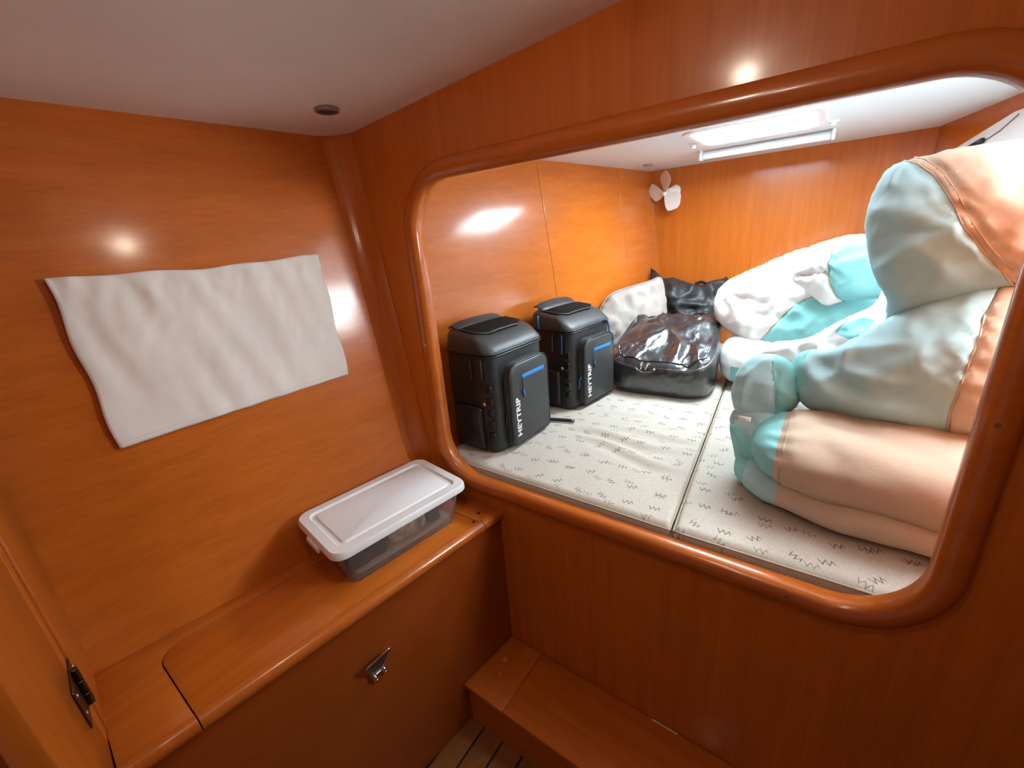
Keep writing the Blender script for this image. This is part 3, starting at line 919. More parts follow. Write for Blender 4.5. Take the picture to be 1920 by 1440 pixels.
def hplate(name, s0, s1, z0, z1, o0, o1):
    bm = bmesh.new()
    a = [bm.verts.new(hp(s, z, o0)) for s, z in ((s0, z0), (s1, z0), (s1, z1), (s0, z1))]
    b = [bm.verts.new(hp(s, z, o1)) for s, z in ((s0, z0), (s1, z0), (s1, z1), (s0, z1))]
    bm.faces.new(a); bm.faces.new(b[::-1])
    for i in range(4): bm.faces.new([a[i], a[(i + 1) % 4], b[(i + 1) % 4], b[i]])
    bmesh.ops.recalc_face_normals(bm, faces=bm.faces)
    bmesh.ops.bevel(bm, geom=list(bm.edges), offset=0.0008, segments=1, affect='EDGES')
    from_bm(name, bm, brass_d, hg)
hplate('leaf_plate', -0.060, -0.004, -0.040, 0.040, 0.0003, 0.003)
hplate('leaf_plate', 0.006, 0.062, -0.040, 0.040, 0.0003, 0.003)
for z0, z1 in ((-0.040, -0.015), (-0.013, 0.013), (0.015, 0.040)):
    cyl('knuckle', hp(0.001, z0, 0.006), hp(0.001, z1, 0.006), 0.006, 0.006, brass_d, hg, 14, 0.001)
for s in (-0.036, 0.045):
    for z in (-0.02, 0.02): cyl('screw', hp(s, z, 0.003), hp(s, z, 0.0042), 0.004, 0.003, screw_m, hg, 10)

# ================================================================== CLOTH OVER THE PORTLIGHT
def cloth():
    n1, n2 = 90, 56
    # corners in (y, z): read off the hull side
    C = {'tl': (-0.699, -0.008), 'tr': (-0.162, -0.003), 'br': (-0.170, -0.349), 'bl': (-0.699, -0.371)}
    vs, fs = [], []
    for side in (0, 1):
        for i in range(n1 + 1):
            for k in range(n2 + 1):
                u, v = i / n1, k / n2      # u along, v down
                y = (C['tl'][0] * (1 - u) + C['tr'][0] * u) * (1 - v) + (C['bl'][0] * (1 - u) + C['br'][0] * u) * v
                z = (C['tl'][1] * (1 - u) + C['tr'][1] * u) * (1 - v) + (C['bl'][1] * (1 - u) + C['br'][1] * u) * v
                z += 0.002 * math.sin(u * 9) * (1 - v) + 0.002 * math.sin(u * 21 + 1) * (1 - v) - 0.005 * (math.sin(u * math.pi) * (1 - v))
                y += 0.003 * math.sin(v * 13) * (1 - 2 * u)
                p = Vector((u * 4.0, v * 0.9, 0))
                w_ = 0.5 + 0.5 * noise.noise(Vector((u * 13 - v * 2.0, v * 1.1, 2)))
                off = 0.006 + 0.019 * w_ * (0.35 + 0.65 * (1 - v)) + 0.004 * noise.noise(Vector((u * 24 + v * 5, v * 7, 9))) * (0.25 + math.exp(-v * 6)) + 0.004 * math.exp(-((u - 0.02) / 0.05) ** 2)
                off += 0.005 * math.exp(-((v - 0.10 - 0.04 * math.sin(u * 25)) / 0.05) ** 2) * (0.5 + noise.noise(Vector((u * 20, 3, 1))))
                off = max(off, 0.003)
                vs.append(Vector((hull_x(z, y) + off - 0.0016 * side, y, H + z)))
    M_ = (n1 + 1) * (n2 + 1)
    for i in range(n1):
        for k in range(n2):
            a = i * (n2 + 1) + k
            fs.append((a, a + 1, a + n2 + 2, a + n2 + 1)); fs.append((M_ + a, M_ + a + n2 + 1, M_ + a + n2 + 2, M_ + a + 1))
    for i in range(n1):
        for a, b in ((i * (n2 + 1), (i + 1) * (n2 + 1)), ((i + 1) * (n2 + 1) + n2, i * (n2 + 1) + n2)): fs.append((a, b, M_ + b, M_ + a))
    for k in range(n2):
        for a, b in ((k + 1, k), (n1 * (n2 + 1) + k, n1 * (n2 + 1) + k + 1)): fs.append((a, b, M_ + b, M_ + a))
    root = tag(empty('window_cloth', (hull_x(-0.37, -0.43), -0.43, H - 0.37)), 'wrinkled off-white cloth hung on the wooden hull side', 'curtain')
    ro = Vector(root.location)
    bm = bmesh.new(); bv = [bm.verts.new(v - ro) for v in vs]
    for f in fs: bm.faces.new([bv[i] for i in f])
    cm = plain('off-white woven cloth', (0.74, 0.71, 0.67), 0.85, 0.2, nscale=9, namp=0.05, bs=420, bst=0.2, bd=0.001)
    o = from_bm('fabric', bm, cm, root, smooth=True)
    # stitched hem along the bottom
    pts = []
    for i in range(n1 + 1):
        q = vs[i * (n2 + 1) + n2 - 2]
        pts.append(q - ro + Vector((0.0006, 0, 0)))
    tube('hem', pts, 0.0009, cm, root, n=5)
cloth()

# ================================================================== STORAGE BOX ON THE BENCH
def storage_box():
    yw = R(8.2)
    # base centre on the bench
    Lb, Wb = 0.330, 0.178
    c = Vector((-0.934, -0.258, ZS))
    t = tag(empty('storage_box', c, -yw), 'clear plastic storage box with frosted white lid on the bench', 'box')
    clear, nt, b = mat_base('clear plastic')
    b.inputs['Base Color'].default_value = (0.86, 0.87, 0.86, 1); b.inputs['Roughness'].default_value = 0.12
    b.inputs['Transmission Weight'].default_value = 0.92; b.inputs['IOR'].default_value = 1.12
    lidm = plain('frosted white lid', (0.74, 0.74, 0.75), 0.32, 0.5, nscale=3, namp=0.02)
    hb = 0.122
    def rr(L, W, r, z, n=6): return [Vector((x, y, z)) for x, y in rrect(-W / 2, W / 2, -L / 2, L / 2, r, n)]
    rings = [rr(Lb, Wb, 0.02, 0.0004), rr(Lb + .004, Wb + .004, 0.024, 0.004), rr(Lb + 0.055, Wb + 0.050, 0.03, hb),
             rr(Lb + 0.055 - .004, Wb + 0.050 - .004, 0.028, hb), rr(Lb + .0, Wb + .0, 0.022, 0.006), rr(Lb - .006, Wb - .006, 0.02, 0.003)]
    vs = [p for r_ in rings for p in r_]; K = len(rings[0]); fs = []
    for i in range(len(rings) - 1):
        for k in range(K): fs.append((i * K + k, i * K + (k + 1) % K, (i + 1) * K + (k + 1) % K, (i + 1) * K + k))
    fs.append(tuple(range(K - 1, -1, -1))); fs.append(tuple((len(rings) - 1) * K + k for k in range(K)))
    bm = bmesh.new(); bv = [bm.verts.new(v) for v in vs]
    for f in fs: bm.faces.new([bv[i] for i in f])
    autosmooth(from_bm('tub', bm, clear, t), 40)
    Ll, Wl = Lb + 0.082, Wb + 0.076
    z0 = hb - 0.012
    prof = [(Ll - .012, Wl - .012, .03, z0 + .006), (Ll - .006, Wl - .006, .034, z0), (Ll, Wl, .036, z0 + 0.001), (Ll - .001, Wl - .001, .036, z0 + 0.014), (Ll - 0.008, Wl - .008, .034, z0 + 0.020), (Ll - 0.052, Wl - .052, .022, z0 + 0.020),
            (Ll - 0.062, Wl - .062, .018, z0 + 0.0145), (Ll - 0.080, Wl - 0.080, .014, z0 + 0.0145), (Ll - 0.088, Wl - .088, .012, z0 + 0.0185)]
    rings = [rr(*p) for p in prof]
    vs = [p for r_ in rings for p in r_]; fs = []
    for i in range(len(rings) - 1):
        for k in range(K): fs.append((i * K + k, i * K + (k + 1) % K, (i + 1) * K + (k + 1) % K, (i + 1) * K + k))
    fs.append(tuple((len(rings) - 1) * K + k for k in range(K))); fs.append(tuple(range(K - 1, -1, -1)))
    bm = bmesh.new(); bv = [bm.verts.new(v) for v in vs]
    for f in fs: bm.faces.new([bv[i] for i in f])
    autosmooth(from_bm('lid', bm, lidm, t), 40)
    for s in (-1, 1):
        box('clip', (-0.035, s * (Ll / 2) - 0.006, z0 - 0.012), (0.035, s * (Ll / 2) + 0.002, z0 + 0.004), lidm, t, 0.003)
    Mx = Matrix.Translation(c) @ Matrix.Rotation(-yw, 4, 'Z')
    def lump(name, lo, hi, mat, lab, cat, seed, amp):
        bm = bmesh.new(); add_box(bm, lo, hi, 0)
        bmesh.ops.subdivide_edges(bm, edges=list(bm.edges), cuts=11, use_grid_fill=True)
        cx = [(lo[i] + hi[i]) / 2 for i in range(3)]; hx = [(hi[i] - lo[i]) / 2 for i in range(3)]
        for v in bm.verts:
            q = [(v.co[i] - cx[i]) / hx[i] for i in range(3)]
            n6 = (abs(q[0]) ** 6 + abs(q[1]) ** 6 + abs(q[2]) ** 6) ** (1 / 6)
            s = 1 / max(n6, 1e-4) * max(abs(x) for x in q)
            v.co = Vector([cx[i] + q[i] * s * hx[i] for i in range(3)])
            dz = amp * noise.noise(Vector((v.co.x * 22, v.co.y * 16, v.co.z * 30 + seed)))
            v.co -= Vector((q[0], q[1], q[2])) * (abs(dz) + 0.001)
        bmesh.ops.transform(bm, matrix=Matrix.Rotation(-yw, 4, 'Z'), verts=bm.verts)
        o = from_bm(name, bm, mat, None, smooth=True); o.location = c
        return tag(o, lab, cat)
    lump('folded_garment', (-0.078, -0.158, 0.008), (0.030, 0.160, 0.085), plain('dark green cloth', (0.022, 0.024, 0.018), .9, nscale=60, namp=.3), 'dark folded cloth along the back of the clear storage box', 'cloth', 1.0, 0.010)
    lump('paper_packet', (0.034, -0.045, 0.030), (0.086, 0.075, 0.098), plain('pale patterned packet', (0.50, 0.38, 0.32), .6, nscale=45, namp=.8), 'pale patterned packet inside the clear storage box', 'packet', 4.0, 0.006)
    lump('dark_pouch', (0.034, -0.166, 0.024), (0.086, -0.050, 0.098), plain('charcoal cloth', (0.020, 0.018, 0.015), .9), 'charcoal pouch at the near end inside the storage box', 'pouch', 7.0, 0.007)
    lump('red_cloth', (0.034, 0.128, 0.050), (0.088, 0.172, 0.102), plain('red cloth', (0.6, 0.07, 0.06), .9), 'small red cloth at the far end inside the storage box', 'cloth', 9.0, 0.004)
    lump('grey_sock', (0.034, 0.080, 0.026), (0.086, 0.124, 0.090), plain('dark grey cloth', (0.05, 0.05, 0.045), .9), 'rolled dark grey sock beside red cloth in the storage box', 'sock', 12.0, 0.005)
    lump('pale_reflection', (0.033, -0.150, 0.006), (0.084, 0.160, 0.022), plain('pale brown paper', (0.45, 0.33, 0.26), .7), 'flat pale painted-in paper along the bottom front of the storage box', 'reflection', 15.0, 0.003)  # pale lump stands in for a reflection along the tub bottom
storage_box()

# ================================================================== COOLER BACKPACKS
ck_body = plain('black coated nylon', (0.016, 0.017, 0.018), 0.42, 0.5, nscale=30, namp=0.15, bs=22, bst=0.35, bd=0.006)
ck_panel = plain('dark grey coated nylon', (0.034, 0.036, 0.037), 0.45, 0.5, nscale=40, namp=0.12, bs=25, bst=0.2, bd=0.004)
ck_mesh = plain('black mesh padding', (0.014, 0.011, 0.010), 0.95, 0.1, bs=500, bst=0.4)
ck_pipe = plain('black piping', (0.01, 0.01, 0.011), 0.35)
blue_m = plain('blue zip tape', (0.02, 0.20, 0.62), 0.45)
blue_c = plain('dark blue cord', (0.03, 0.10, 0.30), 0.5)
white_t = plain('white print', (0.85, 0.85, 0.85), 0.6)
gold_m = plain('gold rivet', (0.8, 0.6, 0.35), 0.3, metal=1.0)
def text_mesh(s, size, sx, off, depth):
    cu = bpy.data.curves.new('lettering', 'FONT'); cu.body = s; cu.size = size; cu.offset = off; cu.extrude = depth
    cu.align_x = 'LEFT'; cu.resolution_u = 3; cu.space_character = 1.02
    o = bpy.data.objects.new('lettering', cu); COL.objects.link(o)
    bpy.context.view_layer.update()
    me = bpy.data.meshes.new_from_object(o.evaluated_get(bpy.context.evaluated_depsgraph_get()))
    bpy.data.objects.remove(o)
    for v in me.vertices: v.co.x *= sx
    return me
def cooler(loc, rz, lab, second=False, hgt=0.40):
    t = tag(empty('cooler_backpack', loc, rz), lab, 'backpack', 'black cooler backpacks')
    D, Wd = 0.205, 0.292
    zb = hgt * 0.80
    def ring(d, w_, r, z, cx=0.0, bul=0.0, n=6):
        return [Vector((x + cx, y, z)) for x, y in rrect(-d / 2, d / 2, -w_ / 2, w_ / 2, r, n)]
    def shell(name, rings, mat, ang=40, wr=0.0, seed=0):
        K = len(rings[0]); vs = [p for r_ in rings for p in r_]; fs = []
        for i in range(len(rings) - 1):
            for k in range(K): fs.append((i * K + k, i * K + (k + 1) % K, (i + 1) * K + (k + 1) % K, (i + 1) * K + k))
        fs.append(tuple(range(K - 1, -1, -1))); fs.append(tuple((len(rings) - 1) * K + k for k in range(K)))
        bm = bmesh.new(); bv = [bm.verts.new(v) for v in vs]
        for f in fs: bm.faces.new([bv[i] for i in f])
        if wr:
            for v in bm.verts:
                n_ = Vector((v.co.x, v.co.y, 0)).normalized()
                v.co += n_ * wr * noise.noise(Vector((v.co.x * 14, v.co.y * 14, v.co.z * 10 + seed)))
        return autosmooth(from_bm(name, bm, mat, t), ang)
    zs = [0.0005, 0.006, 0.018] + [0.018 + (zb - 0.018) * i / 10 for i in range(1, 11)]
    rings = []
    for z in zs:
        f = 0.93 if z < 0.003 else (0.975 if z < 0.01 else 1.0)
        rings.append(ring(D * f, Wd * f, 0.034, z, 0.0, n=8))
    shell('body', rings, ck_body, 40, 0.005, loc[0] * 10)
    # zipped lid: sloped down to the front, higher at the back
    def lidr(d, w_, r, z, tilt):
        hz_ = max(0, z - zb - 0.008)
        return [Vector((p.x - max(0, p.x) / (D / 2) * 0.85 * hz_, p.y, p.z - tilt * (p.x / (D / 2)))) for p in ring(d, w_, r, z, 0.0, n=8)]
    shell('lid', [lidr(D + .002, Wd + .002, .034, zb + 0.004, 0), lidr(D + .004, Wd + .004, .035, zb + .012, 0), lidr(D, Wd, .036, zb + 0.030, 0.002), lidr(D - .004, Wd - .006, .036, zb + 0.050, 0.008), lidr(D - .016, Wd - .018, .034, zb + .059, 0.011), lidr(D - .05, Wd - .06, .03, zb + .066, 0.011), lidr(D - .11, Wd - .13, .03, zb + .069, 0.010)], ck_panel, 50, 0.004, 3)
    for z, rr_ in ((zb - 0.004, 0.0035), (zb + 0.004, 0.0035)):
        tube('zip_rim', [Vector((p.x, p.y, z)) for p in ring(D + .003, Wd + .003, .036, 0, 0, n=8)], rr_, ck_pipe, t, n=6, closed=True)
    # padded mesh panel and raised back flap on the lid
    def patch(name, x0, x1, hw0, hw1, zf, thick, mat):
        n = 14; vs, fs = [], []
        for s in (0, 1):
            for i in range(n + 1):
                for k in range(n + 1):
                    u, v = i / n, -1 + 2 * k / n
                    x = x0 + (x1 - x0) * u; hw = hw0 + (hw1 - hw0) * u
                    if u > 0.7: hw *= 1 - 0.35 * ((u - 0.7) / 0.3) ** 2
                    edge = min(1.0, 5 * min(u, 1 - u) + 0.05) * min(1.0, 5 * (1 - abs(v)) + 0.05)
                    vs.append(Vector((x, v * hw, zf(x, v) + (thick * edge if s == 0 else -0.006))))
        b_ = (n + 1) ** 2
        for i in range(n):
            for k in range(n):
                a = i * (n + 1) + k
                fs.append((a, a + n + 1, a + n + 2, a + 1)); fs.append((b_ + a, b_ + a + 1, b_ + a + n + 2, b_ + a + n + 1))
        per_ = [k for k in range(n + 1)] + [i * (n + 1) + n for i in range(1, n + 1)] + [n * (n + 1) + k for k in range(n - 1, -1, -1)] + [i * (n + 1) for i in range(n - 1, 0, -1)]
        for i in range(len(per_)):
            p, q = per_[i], per_[(i + 1) % len(per_)]; fs.append((p, q, b_ + q, b_ + p))
        bm = bmesh.new(); bv = [bm.verts.new(v) for v in vs]
        for f in fs: bm.faces.new([bv[i] for i in f])
        return autosmooth(from_bm(name, bm, mat, t), 60), [vs[i] for i in per_]
    ztop = lambda x, v: zb + 0.0690 - 0.0105 * (x / (D / 2)) - 0.0025 * abs(v) ** 3 - (0.004 * max(0, (x - 0.015) / 0.035) ** 2)
    _, per_ = patch('mesh_pad', -0.052, 0.047, 0.118, 0.116, ztop, 0.008, ck_mesh)
    tube('pad_piping', [p + Vector((0, 0, 0.001)) for p in per_[15:] + per_[:1]], 0.003, ck_panel, t, n=6)
    hi = 0.030 if second else 0.016
    patch('back_flap', -0.098, -0.046, 0.116, 0.118, lambda x, v: ztop(x, v) - 0.002 + hi * max(0, (-0.045 - x) / 0.05) * (1 - 0.25 * abs(v)) - 0.012 * max(0, (-0.085 - x) / 0.013), 0.005, ck_panel)
    # front pocket
    pw_, p0_, p1_ = 0.110, 0.014, zb * 0.885
    y_off = 0.018
    def pocket_outline(r_top, r_bot, ins=0.0):
        pts = []
        for cy, cz, a0, r in ((pw_ - r_top, p1_ - r_top, 0, r_top), (-pw_ + r_top, p1_ - r_top, 90, r_top), (-pw_ + r_bot, p0_ + r_bot, 180, r_bot), (pw_ - r_bot, p0_ + r_bot, 270, r_bot)):
            for k in range(9):
                a = R(a0 + 90 * k / 8); pts.append((cy + (r - ins) * math.cos(a) + y_off, cz + (r - ins) * math.sin(a)))
        return pts
    xf = D / 2
    po = [pocket_outline(0.045, 0.015), pocket_outline(0.045, 0.015), pocket_outline(0.045, 0.015, 0.006), pocket_outline(0.045, 0.015, 0.012)]
    xs = [xf - 0.008, xf + 0.020, xf + 0.028, xf + 0.030]
    shell_r = [[Vector((x, y, z)) for y, z in o_] for x, o_ in zip(xs, po)]
    shell('front_pocket', shell_r, ck_panel, 50)
    tube('pocket_piping', [Vector((xf + 0.0245, y, z)) for y, z in pocket_outline(0.045, 0.015, 0.001)], 0.0032, ck_pipe, t, n=6, closed=True)
    zz = p1_ - 0.052
    zp = box('pocket_zip', (xf + 0.0295, -0.048 + y_off, zz - 0.0065), (xf + 0.0325, 0.078 + y_off, zz + 0.0065), blue_m, t, 0.001)
    tube('zip_pull', [Vector((xf + 0.034, -0.050 + y_off, zz - 0.002)), Vector((xf + 0.036, -0.052 + y_off, zz - 0.03)), Vector((xf + 0.034, -0.049 + y_off, zz - 0.05))], 0.0018, ck_pipe if not second else blue_c, zp, n=6)
    tube('pull_tab', [Vector((xf + 0.034, -0.049 + y_off, zz - 0.045)), Vector((xf + 0.034, -0.044 + y_off, zz - 0.072))], 0.0032, blue_m if not second else blue_c, zp, n=8)
    # lettering up the left side of the pocket
    me = text_mesh('HEYTRIP', 0.030, 1.0, 0.0007, 0.0003)
    xs_ = [v.co.x for v in me.vertices]; w_ = max(xs_) - min(xs_); x_0 = min(xs_)
    Lt = 0.138
    for v in me.vertices:
        a, b_ = (v.co.x - x_0) * (Lt / w_), v.co.y * 1.0
        v.co = Vector((xf + 0.0306 + v.co.z, -pw_ + 0.046 - b_ + y_off - 0.004, p0_ + 0.032 + a))
    link('lettering', me, white_t, t)
    # daisy-chain loops at the front corners, side pocket, pulls, rivet
    for s in (-1, 1):
        for k in range(5):
            z = 0.055 + k * 0.041
            box('web_loop', (xf - 0.030, s * (Wd / 2) - 0.006 - (0.001 if s > 0 else -0.001), z), (xf - 0.004, s * (Wd / 2) + 0.006, z + 0.026), ck_pipe, t, 0.005)
        o = box('side_pocket', (-0.075, s * (Wd / 2) - 0.004 - (0.012 if s < 0 else 0), 0.014), (0.052, s * (Wd / 2) + 0.004 + (0.012 if s > 0 else 0), 0.165), ck_body, t, 0.011, 3)
        sp = tube('side_pull', [Vector((0.066, s * (Wd / 2 + 0.004), zb - 0.008)), Vector((0.068, s * (Wd / 2 + 0.007), zb - 0.045)), Vector((0.066, s * (Wd / 2 + 0.006), zb - 0.085))], 0.0028, blue_c if second else ck_panel, t, n=6)
    tube('side_pull', [Vector((0.020, -(Wd / 2 + 0.004), zb - 0.012)), Vector((0.020, -(Wd / 2 + 0.006), zb - 0.08))], 0.003, ck_panel, t, n=6)
    tube('pocket_pull', [Vector((xf + 0.012, -pw_ - 0.001 + y_off, 0.135)), Vector((xf + 0.006, -pw_ - 0.006 + y_off, 0.12)), Vector((xf + 0.004, -pw_ - 0.006 + y_off, 0.085))], 0.0026, blue_m if second else ck_panel, t, n=6)
    cyl('rivet', (0.062, -(Wd / 2) - 0.001, 0.178), (0.062, -(Wd / 2) - 0.0055, 0.178), 0.0065, 0.005, gold_m, t, 14, 0.001)
    if second:
        cyl('rivet', (0.062, (Wd / 2) + 0.001, 0.178), (0.062, (Wd / 2) + 0.0055, 0.178), 0.0065, 0.005, gold_m, t, 14, 0.001)
        lp = [Vector((xf + 0.004, Wd / 2 - 0.065, zb + 0.006)), Vector((xf + 0.010, Wd / 2 - 0.050, zb + 0.012)), Vector((xf + 0.010, Wd / 2 - 0.034, zb - 0.005)), Vector((xf + 0.022, Wd / 2 - 0.040, zb - 0.05)), Vector((xf + 0.033, Wd / 2 - 0.030, zb - 0.075))]
        tube('lid_pull', lp, 0.004, blue_c, t, n=8)
        lp = [Vector((-0.05, -(Wd / 2) - 0.002, zb + 0.058)), Vector((-0.048, -(Wd / 2) - 0.006, zb + 0.03)), Vector((-0.045, -(Wd / 2) - 0.006, zb + 0.005))]
        tube('lid_pull', lp, 0.0035, blue_m, t, n=8)
    else:
        # loose strap end lying on the cushion
        n = 10; pts = [Vector((0.03 + 0.16 * i / n, Wd / 2 - 0.02 + 0.075 * (i / n) ** 0.7, 0.009)) for i in range(n + 1)]
        tube('strap', pts, 0.008, ck_pipe, t, n=8, flat=0.25)
    return t
cooler((-0.905, 0.262, ZM), R(-2.5), 'black cooler backpack nearest the opening, its white lettering facing out', False, 0.425)
cooler((-0.848, 0.706, ZM), R(-8), 'black cooler backpack farther back beside the grey pillow', True, 0.405)

# ================================================================== GLOSSY BLACK BAG, PILLOW, SACK
gl_m, nt, b = mat_base('glossy black coated fabric')
b.inputs['Base Color'].default_value = (0.012, 0.013, 0.016, 1); b.inputs['Roughness'].default_value = 0.30; b.inputs['Specular IOR Level'].default_value = 1.0
b.inputs['Coat Weight'].default_value = 0.6; b.inputs['Coat Roughness'].default_value = 0.12
bump(nt, b, noise_n(nt, 9, 3, 0.6, (1, 0.6, 1)), 0.9, 0.018)
def gloss_bag():
    t = tag(empty('glossy_bag', (-0.545, 1.07, ZM), R(4)), 'shiny wrinkled black bag lying flat between pillow and white bags', 'bag')
    n1, n2 = 40, 48
    hx, hy = 0.215, 0.225
    def top(x, y):   # height of the upper face
        f = (y + hy) / (2 * hy)
        return 0.150 + 0.135 * max(0.0, min(1.0, f * 1.2)) ** 0.8
    vs, fs = [], []
    nu, nv = 48, 128
    P = []
    for i in range(nu + 1):
        u = i / nu
        row = []
        for k in range(nv):
            a = 2 * math.pi * k / nv
            ca, sa = math.cos(a), math.sin(a)
            e = 2 / 5.0
            X = math.copysign(abs(ca) ** e, ca); Y = math.copysign(abs(sa) ** e, sa)
            if u < 0.15: s = 0.93 + 0.07 * (u / 0.15); zz = 0.0005 + 0.02 * (u / 0.15) ** 1.6; mode = 0
            elif u < 0.55: s = 1.0 + 0.02 * math.sin((u - .15) / .4 * math.pi); zz = None; mode = 1
            else: s = math.cos((u - 0.55) / 0.45 * math.pi / 2) ** 0.65; mode = 2
            taper = 1 - 0.10 * (Y + 1) / 2
            x, y = hx * X * s * taper, hy * Y * s
            T = top(x, y) - 0.02
            if mode == 1: zz = 0.02 + (T - 0.03) * ((u - .15) / .4)
            if mode == 2: zz = T - 0.01 + 0.028 * (1 - s ** 2.2)
            q = Vector((x, y, zz))
            amp = 0.030 if mode == 2 else 0.020
            d = amp * ((0.5 - abs(noise.noise(Vector((x * 9 + y * 3, y * 5, 3.0)))) * 1.6) + 0.5 * noise.noise(Vector((x * 16, y * 9, zz * 9))) + 0.35 * (0.5 - abs(noise.noise(Vector((x * 24 - y * 8, y * 17, 7.0)))) * 2))
            nn = Vector((X * (1 - (mode == 2)), Y * (1 - (mode == 2)), 1.0 if mode == 2 else 0)).normalized()
            if mode > 0: q += nn * d * (0.4 if mode == 1 else min(1, (u - .55) * 6))
            row.append(q)
        P.append(row)
    bm = bmesh.new(); bv = [[bm.verts.new(q) for q in row] for row in P]
    for i in range(nu):
        for k in range(nv): bm.faces.new([bv[i][k], bv[i][(k + 1) % nv], bv[i + 1][(k + 1) % nv], bv[i + 1][k]])
    bm.faces.new(list(reversed(bv[0])))
    bmesh.ops.remove_doubles(bm, verts=bm.verts, dist=1e-4)
    from_bm('body', bm, gl_m, t, smooth=True)
    i1 = int(nu * 0.58); i2 = int(nu * 0.72)
    tube('piping', [p + Vector((0, 0, 0.002)) for p in P[i1]], 0.004, gl_m, t, n=6, closed=True)
    tube('piping', [p + Vector((0, 0, 0.002)) for p in P[i2]], 0.0035, gl_m, t, n=6, closed=True)
    for s, an in ((0.0, 0.2), (0.028, -0.25)):
        z = 0.142
        sl = box('zip_slider', (-0.062 + s, -hy - 0.016, z), (-0.050 + s, -hy - 0.004, z + 0.010), chrome, t, 0.002)
        tube('pull', [Vector((-0.056 + s, -hy - 0.014, z + 0.004)), Vector((-0.056 + s + an * 0.02 - .004, -hy - 0.021, z - 0.020))], 0.0034, chrome, sl, n=8, flat=0.5)
    # grab handle and side pocket fold
    pts = [Vector((-0.09 + 0.09 * i / 10, -hy - 0.008 - 0.014 * math.sin(math.pi * i / 10), 0.125 - 0.018 * math.sin(math.pi * i / 10))) for i in range(11)]
    tube('grab_handle', pts, 0.008, gl_m, t, n=8, flat=0.4)
    return t
gloss_bag()

def plane_outline(pix, p0, n):
    """photo outline -> local (a, b) on the plane through p0 with normal n (towards the lens)"""
    n = Vector(n).normalized()
    ux = Vector((0, 0, 1)).cross(n); ux.normalize(); uy = n.cross(ux)
    out = []
    for q in pix:
        d = onP(q[0], q[1], Vector(p0), n) - Vector(p0)
        out.append((d.dot(ux), d.dot(uy)))
    a = sum(out[i - 1][0] * out[i][1] - out[i][0] * out[i - 1][1] for i in range(len(out)))
    if a < 0: out.reverse()
    return out, ux, uy
def spline(pts, k=4):
    out = []
    K = len(pts)
    for i in range(K):
        p = [np.array(pts[(i + j - 1) % K], float) for j in range(4)]
        for s in range(k):
            f = s / k
            out.append(tuple(0.5 * ((2 * p[1]) + (-p[0] + p[2]) * f + (2 * p[0] - 5 * p[1] + 4 * p[2] - p[3]) * f * f + (-p[0] + 3 * p[1] - 3 * p[2] + p[3]) * f ** 3)))
    return out
pil_m = plain('grey beige pillow cloth', (0.31, 0.27, 0.245), 0.9, 0.15, nscale=8, namp=0.06, bs=30, bst=0.3, bd=0.006)
pc = onY(1190, 592, 1.30)
ol, ux, uy = plane_outline(spline([(1126, 578), (1145, 552), (1180, 538), (1215, 528), (1236, 520), (1243, 530), (1245, 556), (1248, 590), (1235, 625), (1205, 650), (1165, 664), (1140, 660), (1128, 640), (1120, 605)]), pc, (0.80, -0.50, 0.33))
rt = tag(empty('pillow', pc - Vector((0, 0, 0.22))), 'grey-beige pillow propped against the berth side wall', 'pillow')
o = inflate('pillowcase', ol, Vector((0, 0, 0.22)), ux, uy, 0.065, 0.03, pil_m, rt, 3.0, wr=0.012,
    fold=lambda x, y: 0.007 * math.sin(x * 55 + y * 14 + 2 * math.sin(y * 20)) * (0.4 + 0.6 * (x < 0)))
tube('seam', [Vector((0, 0, 0.22)) + ux * a + uy * b_ for a, b_ in ol], 0.003, pil_m, rt, n=6, closed=True)

sk_m = plain('black sack cloth', (0.022, 0.022, 0.023), 0.5, 0.4, nscale=20, namp=0.2, bs=14, bst=0.5, bd=0.01)
sc_ = onY(1295, 565, 1.68)
ol, ux, uy = plane_outline([(1220, 502), (1228, 507), (1243, 522), (1262, 520), (1280, 526), (1300, 533), (1316, 534), (1328, 528), (1345, 524), (1356, 522), (1362, 518), (1367, 524), (1365, 540), (1360, 560), (1352, 585), (1345, 610), (1300, 622), (1260, 622), (1236, 610), (1228, 580), (1224, 545), (1219, 520)], sc_, (0.12, -0.95, 0.28))
rt = tag(empty('black_sack', sc_ - Vector((0, 0, 0.25))), 'slumped matte black sack with pointed corners against the stern wall', 'sack')
inflate('sack_body', ol, Vector((0, 0, 0.25)), ux, uy, 0.10, 0.07, sk_m, rt, 8.0, wr=0.02,
    fold=lambda x, y: 0.012 * (abs(math.sin(x * 17 + y * 9)) - 0.5) + 0.006 * math.sin(x * 40 - y * 30))
hp_ = [onP(px, py, sc_, Vector((0.12, -0.95, 0.28))) - sc_ + Vector((0, -0.03, 0.25)) for px, py in ((1305, 540), (1308, 530), (1318, 527), (1330, 531), (1332, 536))]
tube('handle', hp_, 0.012, sk_m, rt, n=8, flat=0.35)

